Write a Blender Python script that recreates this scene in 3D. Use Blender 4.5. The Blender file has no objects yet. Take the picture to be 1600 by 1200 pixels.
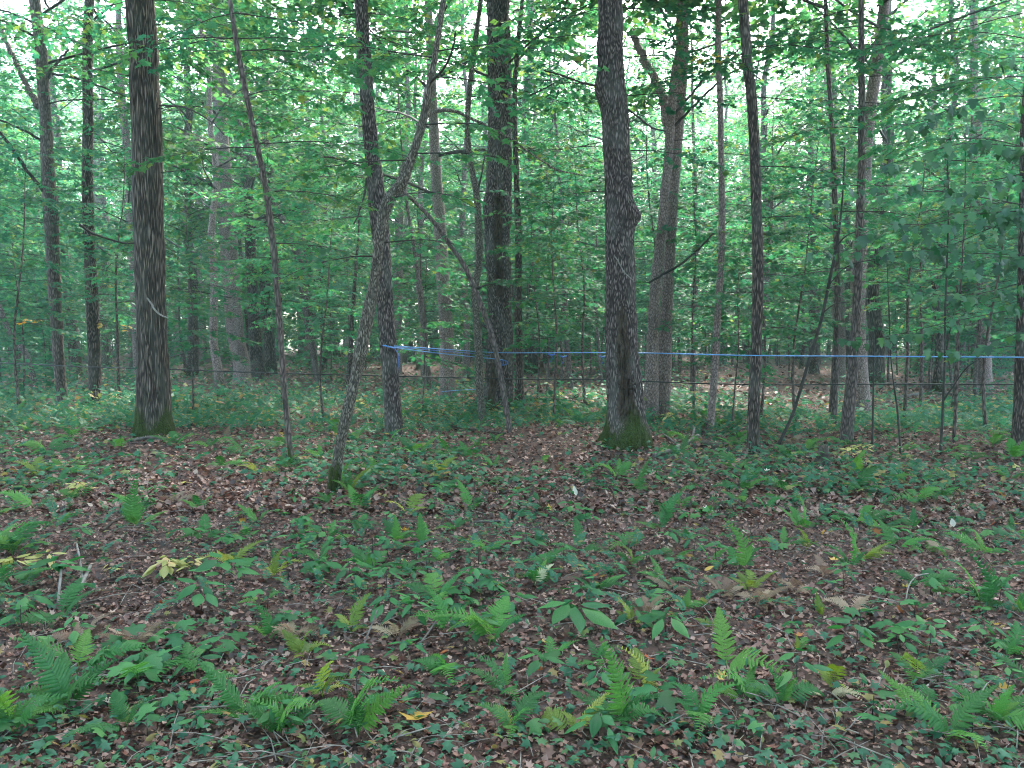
import bpy, math, random
import numpy as np
from mathutils import Vector, Matrix

random.seed(7)
rng = np.random.default_rng(7)
sc = bpy.context.scene
COL = sc.collection
PI = math.pi

# ------------------------------------------------------------------ camera, sky, sun, exposure
F = 1232.0                       # focal length in pixels of a 1600 px wide frame
CAM_Z = 1.6
PITCH = math.atan(68 / F)
cam_d = bpy.data.cameras.new("camera")
cam = bpy.data.objects.new("camera", cam_d)
COL.objects.link(cam)
cam.location = (0, 0, CAM_Z)
cam.rotation_euler = (PI / 2 - PITCH, 0, 0)
cam_d.sensor_width = 36
cam_d.lens = 36 * F / 1600
cam_d.clip_start = 0.05
cam_d.clip_end = 600
sc.camera = cam

SUN_EL, SUN_AZ = math.radians(48), math.radians(14)      # azimuth from +Y towards +X
world = bpy.data.worlds.new("World")
sc.world = world
world.use_nodes = True
wn, wl = world.node_tree.nodes, world.node_tree.links
wn.clear()
sky = wn.new("ShaderNodeTexSky")
sky.sky_type = 'NISHITA'
sky.sun_disc = False
sky.sun_elevation = SUN_EL
sky.sun_rotation = SUN_AZ
sky.dust_density = 4.0
sky.air_density = 1.0
hs = wn.new("ShaderNodeHueSaturation")
hs.inputs["Saturation"].default_value = 0.97
bg = wn.new("ShaderNodeBackground")
bg.inputs["Strength"].default_value = 0.11
wo = wn.new("ShaderNodeOutputWorld")
wl.new(sky.outputs[0], hs.inputs["Color"])
wl.new(hs.outputs[0], bg.inputs["Color"])
wl.new(bg.outputs[0], wo.inputs["Surface"])

sun_d = bpy.data.lights.new("sun", 'SUN')
sun_d.energy = 1.5
sun_d.angle = math.radians(12)
sun_d.color = (1.0, 0.96, 0.9)
sun = bpy.data.objects.new("sun", sun_d)
COL.objects.link(sun)
sv = Vector((math.cos(SUN_EL) * math.sin(SUN_AZ), math.cos(SUN_EL) * math.cos(SUN_AZ), math.sin(SUN_EL)))
sun.rotation_euler = sv.to_track_quat('Z', 'Y').to_euler()
sun.location = (0, 0, 40)

vs = sc.view_settings
vs.view_transform = 'Standard'
vs.look = 'None'
vs.gamma = 1.0
vs.use_curve_mapping = False
vs.exposure = 4.2

cy = sc.cycles
cy.max_bounces = 8
cy.diffuse_bounces = 6
cy.glossy_bounces = 2
cy.transmission_bounces = 5
cy.transparent_max_bounces = 4
cy.volume_bounces = 0
cy.caustics_reflective = False
cy.caustics_refractive = False
cy.use_denoising = True
cy.filter_width = 1.05
cy.sample_clamp_indirect = 6.0

HAZE = 0.0013

# ------------------------------------------------------------------ pixels to the world
CP, SP = math.cos(PITCH), math.sin(PITCH)


def ray(px, py):
    u, v = (px - 800) / F, (600 - py) / F
    return np.array((u, CP + v * SP, -SP + v * CP))


def gz(x, y):
    """height of the forest floor"""
    x = np.asarray(x, float)
    y = np.asarray(y, float)
    a = 0.035 * np.sin(x * 1.1 + 0.5) * np.cos(y * 0.9 + 1.0) + 0.05 * np.sin(x * 0.47 + y * 0.35)
    far = np.clip((y - 12) / 25.0, 0, 1)
    b = far * (0.22 * np.sin(x * 0.11 + 1.3) * np.cos(y * 0.13 + 0.4) + 0.12 * np.sin(x * 0.31 - y * 0.22))
    mound = 0.16 * np.exp(-((x - 0.6) / 2.6) ** 2 - ((y - 12.6) / 2.6) ** 2)
    left = 0.12 * np.exp(-((x + 9.0) / 5.0) ** 2 - ((y - 14) / 6.0) ** 2)
    near = np.clip((y - 2.0) / 3.0, 0, 1)
    return (a * near + b + mound + left) * 1.0


def hit(px, py):
    d = ray(px, py)
    t = 1.0
    for _ in range(4000):
        p = d * t
        if CAM_Z + p[2] < gz(p[0], p[1]):
            break
        t += 0.01 + t * 0.0008
    return np.array((p[0], p[1], float(gz(p[0], p[1]))))


def at_y(px, py, Y):
    d = ray(px, py)
    p = d * (Y / d[1])
    return np.array((p[0], p[1], CAM_Z + p[2]))


def to_px(p):
    x, y, z = p[0], p[1], p[2] - CAM_Z
    dep = y * CP - z * SP
    up = y * SP + z * CP
    return 800 + F * x / dep, 600 - F * up / dep


# ------------------------------------------------------------------ object helpers
def link(o, parent=None):
    COL.objects.link(o)
    if parent is not None:
        o.parent = parent
    return o


def tag(o, label=None, cat=None, group=None, kind=None):
    if label:
        o["label"] = label
    if cat:
        o["category"] = cat
    if group:
        o["group"] = group
    if kind:
        o["kind"] = kind
    return o


def empty(name, loc, label, cat, group=None, rz=0.0, scale=1.0):
    o = bpy.data.objects.new(name, None)
    o.empty_display_size = 0.1
    o.location = loc
    o.rotation_euler = (0, 0, rz)
    o.scale = (scale,) * 3
    link(o)
    return tag(o, label, cat, group)


def mesh_np(name, V, Fc, mats, smooth=False, attrs=None):
    """V (n,3); Fc: list of integer arrays, each (m,3) or (m,4)"""
    me = bpy.data.meshes.new(name)
    V = np.asarray(V, np.float32)
    if not isinstance(Fc, (list, tuple)):
        Fc = [Fc]
    Fc = [np.asarray(f, np.int32) for f in Fc if len(f)]
    me.vertices.add(len(V))
    me.vertices.foreach_set("co", V.ravel())
    nl = sum(f.size for f in Fc)
    npoly = sum(len(f) for f in Fc)
    me.loops.add(nl)
    me.polygons.add(npoly)
    me.loops.foreach_set("vertex_index", np.concatenate([f.ravel() for f in Fc]))
    starts, o = [], 0
    for f in Fc:
        k = f.shape[1]
        starts.append(o + np.arange(len(f), dtype=np.int32) * k)
        o += f.size
    me.polygons.foreach_set("loop_start", np.concatenate(starts))
    if smooth:
        me.polygons.foreach_set("use_smooth", np.ones(npoly, bool))
    for k, a in (attrs or {}).items():
        at = me.attributes.new(k, 'FLOAT', 'POINT')
        at.data.foreach_set("value", np.asarray(a, np.float32))
    me.update(calc_edges=True)
    for m in (mats if isinstance(mats, (list, tuple)) else [mats]):
        me.materials.append(m)
    return me


def ob(name, me, parent=None, loc=None, rot=None, scale=None):
    o = bpy.data.objects.new(name, me)
    if loc is not None:
        o.location = loc
    if rot is not None:
        o.rotation_euler = rot
    if scale is not None:
        o.scale = (scale,) * 3 if isinstance(scale, (int, float)) else scale
    return link(o, parent)


def catmull(P, R, step):
    """resample a polyline (points, radii) smoothly about every `step` metres"""
    P = np.asarray(P, float)
    R = np.asarray(R, float)
    n = len(P)
    if n < 2:
        return P, R
    Q = np.vstack([2 * P[0] - P[1], P, 2 * P[-1] - P[-2]])
    out, rad = [], []
    for i in range(n - 1):
        a, b, c, d = Q[i:i + 4]
        k = max(1, int(np.linalg.norm(c - b) / step))
        for j in range(k):
            t = j / k
            out.append(0.5 * ((2 * b) + (-a + c) * t + (2 * a - 5 * b + 4 * c - d) * t * t + (-a + 3 * b - 3 * c + d) * t ** 3))
            rad.append(R[i] * (1 - t) + R[i + 1] * t)
    out.append(P[-1])
    rad.append(R[-1])
    return np.array(out), np.array(rad)


def frames(P):
    T = np.gradient(P, axis=0)
    T /= np.linalg.norm(T, axis=1)[:, None] + 1e-9
    ref = np.array((0, -1.0, 0)) if abs(T[0][1]) < 0.9 else np.array((1.0, 0, 0))
    N = np.zeros_like(P)
    cur = ref
    for i in range(len(P)):
        cur = cur - T[i] * np.dot(cur, T[i])
        cur /= np.linalg.norm(cur) + 1e-9
        N[i] = cur
    B = np.cross(T, N)
    return T, N, B


def tube(P, R, k=6, prof=None, cap=True):
    """verts, quads (+ tip caps as quads/tris) of a tube; prof(theta, i) multiplies the radius"""
    P = np.asarray(P, float)
    R = np.asarray(R, float)
    T, N, B = frames(P)
    th = np.arange(k) * 2 * PI / k
    rr = R[:, None] * np.ones((1, k))
    if prof is not None:
        rr = rr * prof
    V = P[:, None, :] + rr[:, :, None] * (np.cos(th)[None, :, None] * N[:, None, :] + np.sin(th)[None, :, None] * B[:, None, :])
    n = len(P)
    i = np.arange(n - 1)[:, None] * k
    j = np.arange(k)[None, :]
    j2 = (j + 1) % k
    Q = np.stack([i + j, i + j2, i + k + j2, i + k + j], -1).reshape(-1, 4)
    V = V.reshape(-1, 3)
    tris = np.zeros((0, 3), int)
    if cap:
        V = np.vstack([V, P[:1], P[-1:]])
        a, b = len(V) - 2, len(V) - 1
        jj = np.arange(k)
        t0 = np.stack([np.full(k, a), (jj + 1) % k, jj], -1)
        t1 = np.stack([np.full(k, b), (n - 1) * k + jj, (n - 1) * k + (jj + 1) % k], -1)
        tris = np.vstack([t0, t1])
    return V, Q, tris


class MB:
    """collects shapes into one mesh"""
    def __init__(s):
        s.V, s.F3, s.F4, s.n = [], [], [], 0

    def add(s, V, Q=None, T=None):
        s.V.append(V)
        if Q is not None and len(Q):
            s.F4.append(np.asarray(Q) + s.n)
        if T is not None and len(T):
            s.F3.append(np.asarray(T) + s.n)
        s.n += len(V)

    def tube(s, P, R, k=4):
        V, Q, T = tube(P, R, k)
        s.add(V, Q, T)

    def mesh(s, name, mats, smooth=False):
        Fc = []
        if s.F4:
            Fc.append(np.vstack(s.F4))
        if s.F3:
            Fc.append(np.vstack(s.F3))
        return mesh_np(name, np.vstack(s.V), Fc, mats, smooth)


def vnoise(nt, nz, seed, T, Z):
    """value noise, periodic in T (0..1 round the trunk) and free in Z (cells)"""
    r = np.random.default_rng(seed).random((nt, nz + 2))
    t = T * nt
    z = np.clip(Z, 0, nz)
    t0 = np.floor(t).astype(int)
    z0 = np.floor(z).astype(int)
    ft, fz = t - t0, z - z0
    ft = ft * ft * (3 - 2 * ft)
    fz = fz * fz * (3 - 2 * fz)
    a = r[t0 % nt, z0]
    b = r[(t0 + 1) % nt, z0]
    c = r[t0 % nt, z0 + 1]
    d = r[(t0 + 1) % nt, z0 + 1]
    return (a * (1 - ft) + b * ft) * (1 - fz) + (c * (1 - ft) + d * ft) * fz


# ------------------------------------------------------------------ materials
def mat(name):
    m = bpy.data.materials.new(name)
    m.use_nodes = True
    nt = m.node_tree
    nt.nodes.clear()
    out = nt.nodes.new("ShaderNodeOutputMaterial")
    return m, nt, nt.nodes, nt.links, out


def ramp(nodes, stops):
    r = nodes.new("ShaderNodeValToRGB")
    e = r.color_ramp.elements
    e[0].position, e[0].color = stops[0][0], (*stops[0][1], 1)
    e[1].position, e[1].color = stops[-1][0], (*stops[-1][1], 1)
    for p, c in stops[1:-1]:
        x = e.new(p)
        x.color = (*c, 1)
    return r


def leaf_mat(name, stops, trans=0.42, gloss=0.022, rough=0.5, per='island', dirt=None):
    m, nt, N, L, out = mat(name)
    if per == 'island':
        g = N.new("ShaderNodeNewGeometry")
        src = g.outputs["Random Per Island"]
    else:
        g = N.new("ShaderNodeObjectInfo")
        src = g.outputs["Random"]
    r = ramp(N, stops)
    L.new(src, r.inputs[0])
    oi = N.new("ShaderNodeObjectInfo")
    hsv = N.new("ShaderNodeHueSaturation")
    mr = N.new("ShaderNodeMapRange")
    mr.inputs["To Min"].default_value = 0.78
    mr.inputs["To Max"].default_value = 1.22
    L.new(oi.outputs["Random"], mr.inputs["Value"])
    L.new(mr.outputs[0], hsv.inputs["Value"])
    mh = N.new("ShaderNodeMapRange")
    mh.inputs["To Min"].default_value = 0.485
    mh.inputs["To Max"].default_value = 0.515
    mm = N.new("ShaderNodeMath")
    mm.operation = 'FRACT'
    mu = N.new("ShaderNodeMath")
    mu.operation = 'MULTIPLY'
    mu.inputs[1].default_value = 7.31
    L.new(oi.outputs["Random"], mu.inputs[0])
    L.new(mu.outputs[0], mm.inputs[0])
    L.new(mm.outputs[0], mh.inputs["Value"])
    L.new(mh.outputs[0], hsv.inputs["Hue"])
    L.new(r.outputs[0], hsv.inputs["Color"])
    # fine mottling over each blade
    tc = N.new("ShaderNodeTexCoord")
    no = N.new("ShaderNodeTexNoise")
    no.inputs["Scale"].default_value = 38
    no.inputs["Detail"].default_value = 3
    L.new(tc.outputs["Object"], no.inputs["Vector"])
    mx = N.new("ShaderNodeMix")
    mx.data_type = 'RGBA'
    mx.blend_type = 'MULTIPLY'
    mx.inputs[0].default_value = 0.55
    nr = ramp(N, [(0.3, (0.55, 0.55, 0.5)), (0.7, (1.15, 1.15, 1.1))])
    L.new(no.outputs["Fac"], nr.inputs[0])
    L.new(hsv.outputs[0], mx.inputs[6])
    L.new(nr.outputs[0], mx.inputs[7])
    d = N.new("ShaderNodeBsdfDiffuse")
    t = N.new("ShaderNodeBsdfTranslucent")
    hs2 = N.new("ShaderNodeHueSaturation")
    hs2.inputs["Hue"].default_value = 0.492
    hs2.inputs["Saturation"].default_value = 1.1
    hs2.inputs["Value"].default_value = 1.6
    L.new(mx.outputs[2], hs2.inputs["Color"])
    L.new(mx.outputs[2], d.inputs[0])
    L.new(hs2.outputs[0], t.inputs[0])
    ms = N.new("ShaderNodeMixShader")
    ms.inputs[0].default_value = trans
    L.new(d.outputs[0], ms.inputs[1])
    L.new(t.outputs[0], ms.inputs[2])
    gl = N.new("ShaderNodeBsdfGlossy")
    gl.inputs["Roughness"].default_value = rough
    m2 = N.new("ShaderNodeMixShader")
    m2.inputs[0].default_value = gloss
    L.new(ms.outputs[0], m2.inputs[1])
    L.new(gl.outputs[0], m2.inputs[2])
    L.new(m2.outputs[0], out.inputs[0])
    return m


def bark_mat(name, dark, mid, pale, sc_xy=26.0, stretch=0.14, contrast=0.5, bump=0.02, blotch=None, rings=False):
    m, nt, N, L, out = mat(name)
    tc = N.new("ShaderNodeTexCoord")
    mp = N.new("ShaderNodeMapping")
    mp.inputs["Scale"].default_value = (1, 1, stretch)
    L.new(tc.outputs["Object"], mp.inputs["Vector"])
    oi = N.new("ShaderNodeObjectInfo")
    cmb = N.new("ShaderNodeCombineXYZ")
    mul = N.new("ShaderNodeMath")
    mul.operation = 'MULTIPLY'
    mul.inputs[1].default_value = 37.0
    L.new(oi.outputs["Random"], mul.inputs[0])
    L.new(mul.outputs[0], cmb.inputs[2])
    L.new(cmb.outputs[0], mp.inputs["Location"])
    # warp so that the plates wander
    wn_ = N.new("ShaderNodeTexNoise")
    wn_.inputs["Scale"].default_value = sc_xy * 0.35
    L.new(mp.outputs[0], wn_.inputs["Vector"])
    va = N.new("ShaderNodeVectorMath")
    va.operation = 'MULTIPLY_ADD'
    va.inputs[1].default_value = (0.07, 0.07, 0.05)
    L.new(wn_.outputs["Color"], va.inputs[0])
    L.new(mp.outputs[0], va.inputs[2])
    vo = N.new("ShaderNodeTexVoronoi")
    vo.feature = 'DISTANCE_TO_EDGE'
    vo.inputs["Scale"].default_value = sc_xy
    L.new(va.outputs[0], vo.inputs["Vector"])
    no = N.new("ShaderNodeTexNoise")
    no.inputs["Scale"].default_value = sc_xy * 1.6
    no.inputs["Detail"].default_value = 6
    no.inputs["Roughness"].default_value = 0.65
    L.new(va.outputs[0], no.inputs["Vector"])
    ad = N.new("ShaderNodeMath")
    ad.operation = 'MULTIPLY_ADD'
    ad.inputs[1].default_value = 1.3
    L.new(vo.outputs["Distance"], ad.inputs[0])
    m1 = N.new("ShaderNodeMath")
    m1.operation = 'MULTIPLY'
    m1.inputs[1].default_value = 0.75
    L.new(no.outputs["Fac"], m1.inputs[0])
    L.new(m1.outputs[0], ad.inputs[2])
    r = ramp(N, [(0.28, dark), (0.28 + 0.28 * contrast, mid), (0.85, pale)])
    L.new(ad.outputs[0], r.inputs[0])
    col = r.outputs[0]
    # large patches of lichen / smoother bark
    big = N.new("ShaderNodeTexNoise")
    big.inputs["Scale"].default_value = 3.2
    big.inputs["Detail"].default_value = 5
    mp2 = N.new("ShaderNodeMapping")
    mp2.inputs["Scale"].default_value = (1, 1, 0.5)
    L.new(tc.outputs["Object"], mp2.inputs["Vector"])
    L.new(cmb.outputs[0], mp2.inputs["Location"])
    L.new(mp2.outputs[0], big.inputs["Vector"])
    br = ramp(N, [(0.5, (0, 0, 0)), (0.68, (1, 1, 1))])
    L.new(big.outputs["Fac"], br.inputs[0])
    mb = N.new("ShaderNodeMix")
    mb.data_type = 'RGBA'
    bf = N.new("ShaderNodeMath")
    bf.operation = 'MULTIPLY'
    bf.inputs[1].default_value = 0.5
    L.new(br.outputs[0], bf.inputs[0])
    L.new(bf.outputs[0], mb.inputs[0])
    L.new(col, mb.inputs[6])
    bl = N.new("ShaderNodeMix")
    bl.data_type = 'RGBA'
    bl.inputs[0].default_value = 0.6
    L.new(col, bl.inputs[6])
    bl.inputs[7].default_value = (*(blotch or (0.10, 0.11, 0.09)), 1)
    L.new(bl.outputs[2], mb.inputs[7])
    col = mb.outputs[2]
    # bare wood where the bark has come off, moss at the foot (mesh attributes)
    for attr, c0, c1, s in (("scar", (0.020, 0.014, 0.010), (0.115, 0.085, 0.064), 34.0), ("moss", (0.012, 0.022, 0.004), (0.06, 0.085, 0.015), 60.0)):
        at = N.new("ShaderNodeAttribute")
        at.attribute_name = attr
        n2 = N.new("ShaderNodeTexNoise")
        n2.inputs["Scale"].default_value = s
        n2.inputs["Detail"].default_value = 5
        L.new(mp.outputs[0] if attr == "scar" else tc.outputs["Object"], n2.inputs["Vector"])
        r2 = ramp(N, [(0.3, c0), (0.72, c1)])
        L.new(n2.outputs["Fac"], r2.inputs[0])
        fx = N.new("ShaderNodeMath")
        fx.operation = 'MULTIPLY_ADD'
        fx.inputs[1].default_value = 1.6
        fx.inputs[2].default_value = -0.8
        L.new(n2.outputs["Fac"], fx.inputs[0])
        f2 = N.new("ShaderNodeMath")
        f2.operation = 'ADD'
        L.new(fx.outputs[0], f2.inputs[0])
        f3 = N.new("ShaderNodeMath")
        f3.operation = 'MULTIPLY'
        f3.use_clamp = True
        f3.inputs[1].default_value = 1.25
        L.new(at.outputs["Fac"], f3.inputs[0])
        f4 = N.new("ShaderNodeMath")
        f4.operation = 'MULTIPLY_ADD'
        f4.inputs[1].default_value = 2.2
        L.new(f3.outputs[0], f4.inputs[0])
        L.new(fx.outputs[0], f4.inputs[2])
        f5 = N.new("ShaderNodeMath")
        f5.operation = 'MULTIPLY'
        f5.use_clamp = True
        L.new(f4.outputs[0], f5.inputs[0])
        L.new(f3.outputs[0], f5.inputs[1])
        x = N.new("ShaderNodeMix")
        x.data_type = 'RGBA'
        L.new(f5.outputs[0], x.inputs[0])
        L.new(col, x.inputs[6])
        L.new(r2.outputs[0], x.inputs[7])
        col = x.outputs[2]
    p = N.new("ShaderNodeBsdfPrincipled")
    p.inputs["Roughness"].default_value = 0.9
    p.inputs["Specular IOR Level"].default_value = 0.2
    L.new(col, p.inputs["Base Color"])
    b = N.new("ShaderNodeBump")
    b.inputs["Distance"].default_value = bump
    b.inputs["Strength"].default_value = 0.9
    L.new(ad.outputs[0], b.inputs["Height"])
    L.new(b.outputs[0], p.inputs["Normal"])
    L.new(p.outputs[0], out.inputs[0])
    return m


def plain_mat(name, c, rough=0.6, c2=None, scale=30, spec=0.3):
    m, nt, N, L, out = mat(name)
    p = N.new("ShaderNodeBsdfPrincipled")
    p.inputs["Roughness"].default_value = rough
    p.inputs["Specular IOR Level"].default_value = spec
    tc = N.new("ShaderNodeTexCoord")
    no = N.new("ShaderNodeTexNoise")
    no.inputs["Scale"].default_value = scale
    no.inputs["Detail"].default_value = 4
    L.new(tc.outputs["Object"], no.inputs["Vector"])
    r = ramp(N, [(0.3, c), (0.7, c2 or c)])
    L.new(no.outputs["Fac"], r.inputs[0])
    L.new(r.outputs[0], p.inputs["Base Color"])
    L.new(p.outputs[0], out.inputs[0])
    return m


M = {}
M['furrowed'] = bark_mat("furrowed_bark", (0.006, 0.005, 0.004), (0.052, 0.038, 0.031), (0.25, 0.195, 0.16), 46, 0.065, 0.95, 0.03)
M['plated'] = bark_mat("plated_bark", (0.007, 0.0055, 0.005), (0.066, 0.048, 0.044), (0.26, 0.205, 0.188), 40, 0.22, 1.0, 0.035, blotch=(0.19, 0.19, 0.165))
M['dark'] = bark_mat("dark_bark", (0.008, 0.0065, 0.0055), (0.056, 0.039, 0.034), (0.20, 0.148, 0.128), 34, 0.2, 1.0, 0.02, blotch=(0.15, 0.15, 0.13))
M['grey'] = bark_mat("grey_bark", (0.020, 0.016, 0.014), (0.080, 0.058, 0.052), (0.195, 0.148, 0.132), 30, 0.25, 0.8, 0.015)
M['pale'] = bark_mat("pale_bark", (0.036, 0.029, 0.024), (0.15, 0.108, 0.098), (0.32, 0.245, 0.225), 28, 0.5, 0.6, 0.008, blotch=(0.045, 0.042, 0.034))
M['flaky'] = bark_mat("flaky_bark", (0.02, 0.016, 0.013), (0.085, 0.07, 0.056), (0.30, 0.26, 0.215), 58, 0.25, 0.8, 0.025)
M['twig'] = plain_mat("twig_bark", (0.022, 0.019, 0.016), 0.85, (0.055, 0.047, 0.04), 20)
M['twig_pale'] = plain_mat("weathered_twig", (0.12, 0.105, 0.09), 0.85, (0.26, 0.235, 0.205), 25)
M['log'] = plain_mat("grey_dead_wood", (0.045, 0.038, 0.033), 0.9, (0.14, 0.125, 0.11), 22)
M['deadwood'] = plain_mat("rotting_wood", (0.02, 0.016, 0.013), 0.95, (0.10, 0.08, 0.062), 18)
M['blue'] = plain_mat("blue_plastic_tube", (0.06, 0.24, 0.52), 0.5, (0.09, 0.30, 0.60), 5, 0.5)
M['bluedark'] = plain_mat("dark_blue_plastic", (0.03, 0.10, 0.34), 0.4, (0.05, 0.15, 0.42), 9, 0.5)
M['black'] = plain_mat("black_plastic_tube", (0.012, 0.012, 0.013), 0.45, (0.02, 0.02, 0.022), 5, 0.4)

G_MID = [(0.0, (0.032, 0.124, 0.054)), (0.45, (0.050, 0.160, 0.068)), (0.82, (0.078, 0.186, 0.060)), (0.98, (0.115, 0.19, 0.045)), (1.0, (0.16, 0.19, 0.05))]
M['leaf'] = leaf_mat("canopy_leaves", G_MID, 0.45)
M['leaf_under'] = leaf_mat("understory_leaves", [(0.0, (0.027, 0.122, 0.066)), (0.5, (0.042, 0.156, 0.080)), (0.93, (0.066, 0.182, 0.066)), (1.0, (0.14, 0.18, 0.05))], 0.45)
M['leaf_near'] = leaf_mat("maple_leaves", [(0.0, (0.015, 0.070, 0.028)), (0.6, (0.025, 0.100, 0.038)), (1.0, (0.042, 0.125, 0.040))], 0.3, 0.04, 0.35, per='object')
M['leaf_yellow'] = leaf_mat("yellowing_leaves", [(0.0, (0.42, 0.27, 0.05)), (0.5, (0.38, 0.30, 0.07)), (1.0, (0.26, 0.26, 0.06))], 0.4)
M['fern'] = leaf_mat("fern_green", [(0.0, (0.030, 0.135, 0.036)), (0.5, (0.046, 0.168, 0.040)), (1.0, (0.08, 0.20, 0.036))], 0.35, per='object')
M['fern_yellow'] = leaf_mat("fern_yellowing", [(0.0, (0.13, 0.21, 0.032)), (0.5, (0.17, 0.235, 0.04)), (1.0, (0.24, 0.26, 0.06))], 0.4, per='object')
M['fern_pale'] = leaf_mat("fern_dead", [(0.0, (0.42, 0.38, 0.24)), (1.0, (0.52, 0.48, 0.32))], 0.2, per='object')
M['fern_brown'] = leaf_mat("fern_withered", [(0.0, (0.16, 0.10, 0.065)), (1.0, (0.30, 0.22, 0.15))], 0.2, per='object')
M['herb'] = leaf_mat("seedling_leaves", [(0.0, (0.028, 0.128, 0.044)), (0.5, (0.040, 0.160, 0.054)), (1.0, (0.064, 0.185, 0.056))], 0.32, 0.022, 0.45, per='object')
M['herb_yellow'] = leaf_mat("yellow_herb", [(0.0, (0.32, 0.34, 0.10)), (0.6, (0.40, 0.39, 0.15)), (1.0, (0.44, 0.33, 0.15))], 0.35, per='object')
M['ground_green'] = leaf_mat("low_undergrowth", [(0.0, (0.028, 0.112, 0.060)), (0.60, (0.042, 0.145, 0.074)), (0.86, (0.068, 0.16, 0.058)), (0.93, (0.18, 0.18, 0.06)), (1.0, (0.26, 0.17, 0.075))], 0.35)
M['litter'] = leaf_mat("dead_leaves", [(0.0, (0.020, 0.009, 0.007)), (0.3, (0.080, 0.034, 0.025)), (0.55, (0.180, 0.074, 0.058)), (0.78, (0.275, 0.138, 0.115)), (0.93, (0.37, 0.215, 0.180)), (1.0, (0.45, 0.31, 0.26))], 0.12, 0.05, 0.45)
M['fall_yellow'] = leaf_mat("fallen_yellow_leaf", [(0.0, (0.50, 0.33, 0.06)), (0.6, (0.52, 0.40, 0.12)), (1.0, (0.46, 0.25, 0.06))], 0.2, per='object')
M['fall_white'] = leaf_mat("fallen_pale_leaf", [(0.0, (0.52, 0.50, 0.42)), (1.0, (0.62, 0.60, 0.52))], 0.15, per='object')
M['fall_red'] = leaf_mat("fallen_russet_leaf", [(0.0, (0.36, 0.10, 0.035)), (1.0, (0.30, 0.15, 0.07))], 0.15, per='object')


def ground_mat():
    m, nt, N, L, out = mat("forest_floor")
    tc = N.new("ShaderNodeTexCoord")
    n1 = N.new("ShaderNodeTexNoise")
    n1.inputs["Scale"].default_value = 14
    n1.inputs["Detail"].default_value = 8
    n1.inputs["Roughness"].default_value = 0.7
    L.new(tc.outputs["Object"], n1.inputs["Vector"])
    vo = N.new("ShaderNodeTexVoronoi")
    vo.inputs["Scale"].default_value = 16
    L.new(tc.outputs["Object"], vo.inputs["Vector"])
    r1 = ramp(N, [(0.3, (0.022, 0.014, 0.011)), (0.55, (0.065, 0.040, 0.032)), (0.75, (0.13, 0.085, 0.066))])
    L.new(n1.outputs["Fac"], r1.inputs[0])
    r2 = ramp(N, [(0.0, (0.045, 0.028, 0.024)), (0.6, (0.09, 0.055, 0.045)), (1.0, (0.19, 0.13, 0.105))])
    sp = N.new("ShaderNodeSeparateColor")
    L.new(vo.outputs["Color"], sp.inputs[0])
    L.new(sp.outputs[0], r2.inputs[0])
    x = N.new("ShaderNodeMix")
    x.data_type = 'RGBA'
    x.inputs[0].default_value = 0.5
    L.new(r1.outputs[0], x.inputs[6])
    L.new(r2.outputs[0], x.inputs[7])
    p = N.new("ShaderNodeBsdfPrincipled")
    p.inputs["Roughness"].default_value = 0.95
    p.inputs["Specular IOR Level"].default_value = 0.15
    L.new(x.outputs[2], p.inputs["Base Color"])
    b = N.new("ShaderNodeBump")
    b.inputs["Distance"].default_value = 0.03
    L.new(n1.outputs["Fac"], b.inputs["Height"])
    L.new(b.outputs[0], p.inputs["Normal"])
    L.new(p.outputs[0], out.inputs[0])
    return m


M['ground'] = ground_mat()

# ------------------------------------------------------------------ ground sheet
def make_ground():
    ys = np.concatenate([np.linspace(-70, 1.5, 24), np.linspace(1.8, 20, 170), np.linspace(20.5, 60, 90), np.linspace(62, 400, 40)])
    xs = np.concatenate([np.linspace(-300, -42, 20), np.linspace(-40, -12, 50), np.linspace(-11.8, 11.8, 160), np.linspace(12, 40, 50), np.linspace(42, 300, 20)])
    X, Y = np.meshgrid(xs, ys)
    Z = gz(X, Y)
    V = np.stack([X, Y, Z], -1).reshape(-1, 3)
    nx, ny = len(xs), len(ys)
    i = np.arange(ny - 1)[:, None] * nx
    j = np.arange(nx - 1)[None, :]
    Q = np.stack([i + j, i + j + 1, i + nx + j + 1, i + nx + j], -1).reshape(-1, 4)
    o = ob("ground", mesh_np("ground", V, Q, M['ground'], True))
    tag(o, "forest floor of brown soil under fallen leaves", None, None, "structure")


make_ground()

# ------------------------------------------------------------------ leaves
def fan(outline, centre, fold=0.18, droop=0.15):
    """leaf blade from a half outline (tip last): a folded fan about the midrib"""
    half = outline
    pts = [(x, y) for x, y in half] + [(x, -y) for x, y in reversed(half[1:-1])]
    V = [(centre[0], 0, 0)] + [(x, y, -fold * abs(y) - droop * x * x) for x, y in pts]
    n = len(pts)
    T = [(0, 1 + i, 1 + (i + 1) % n) for i in range(n)]
    return np.array(V, float), np.array(T)


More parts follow.
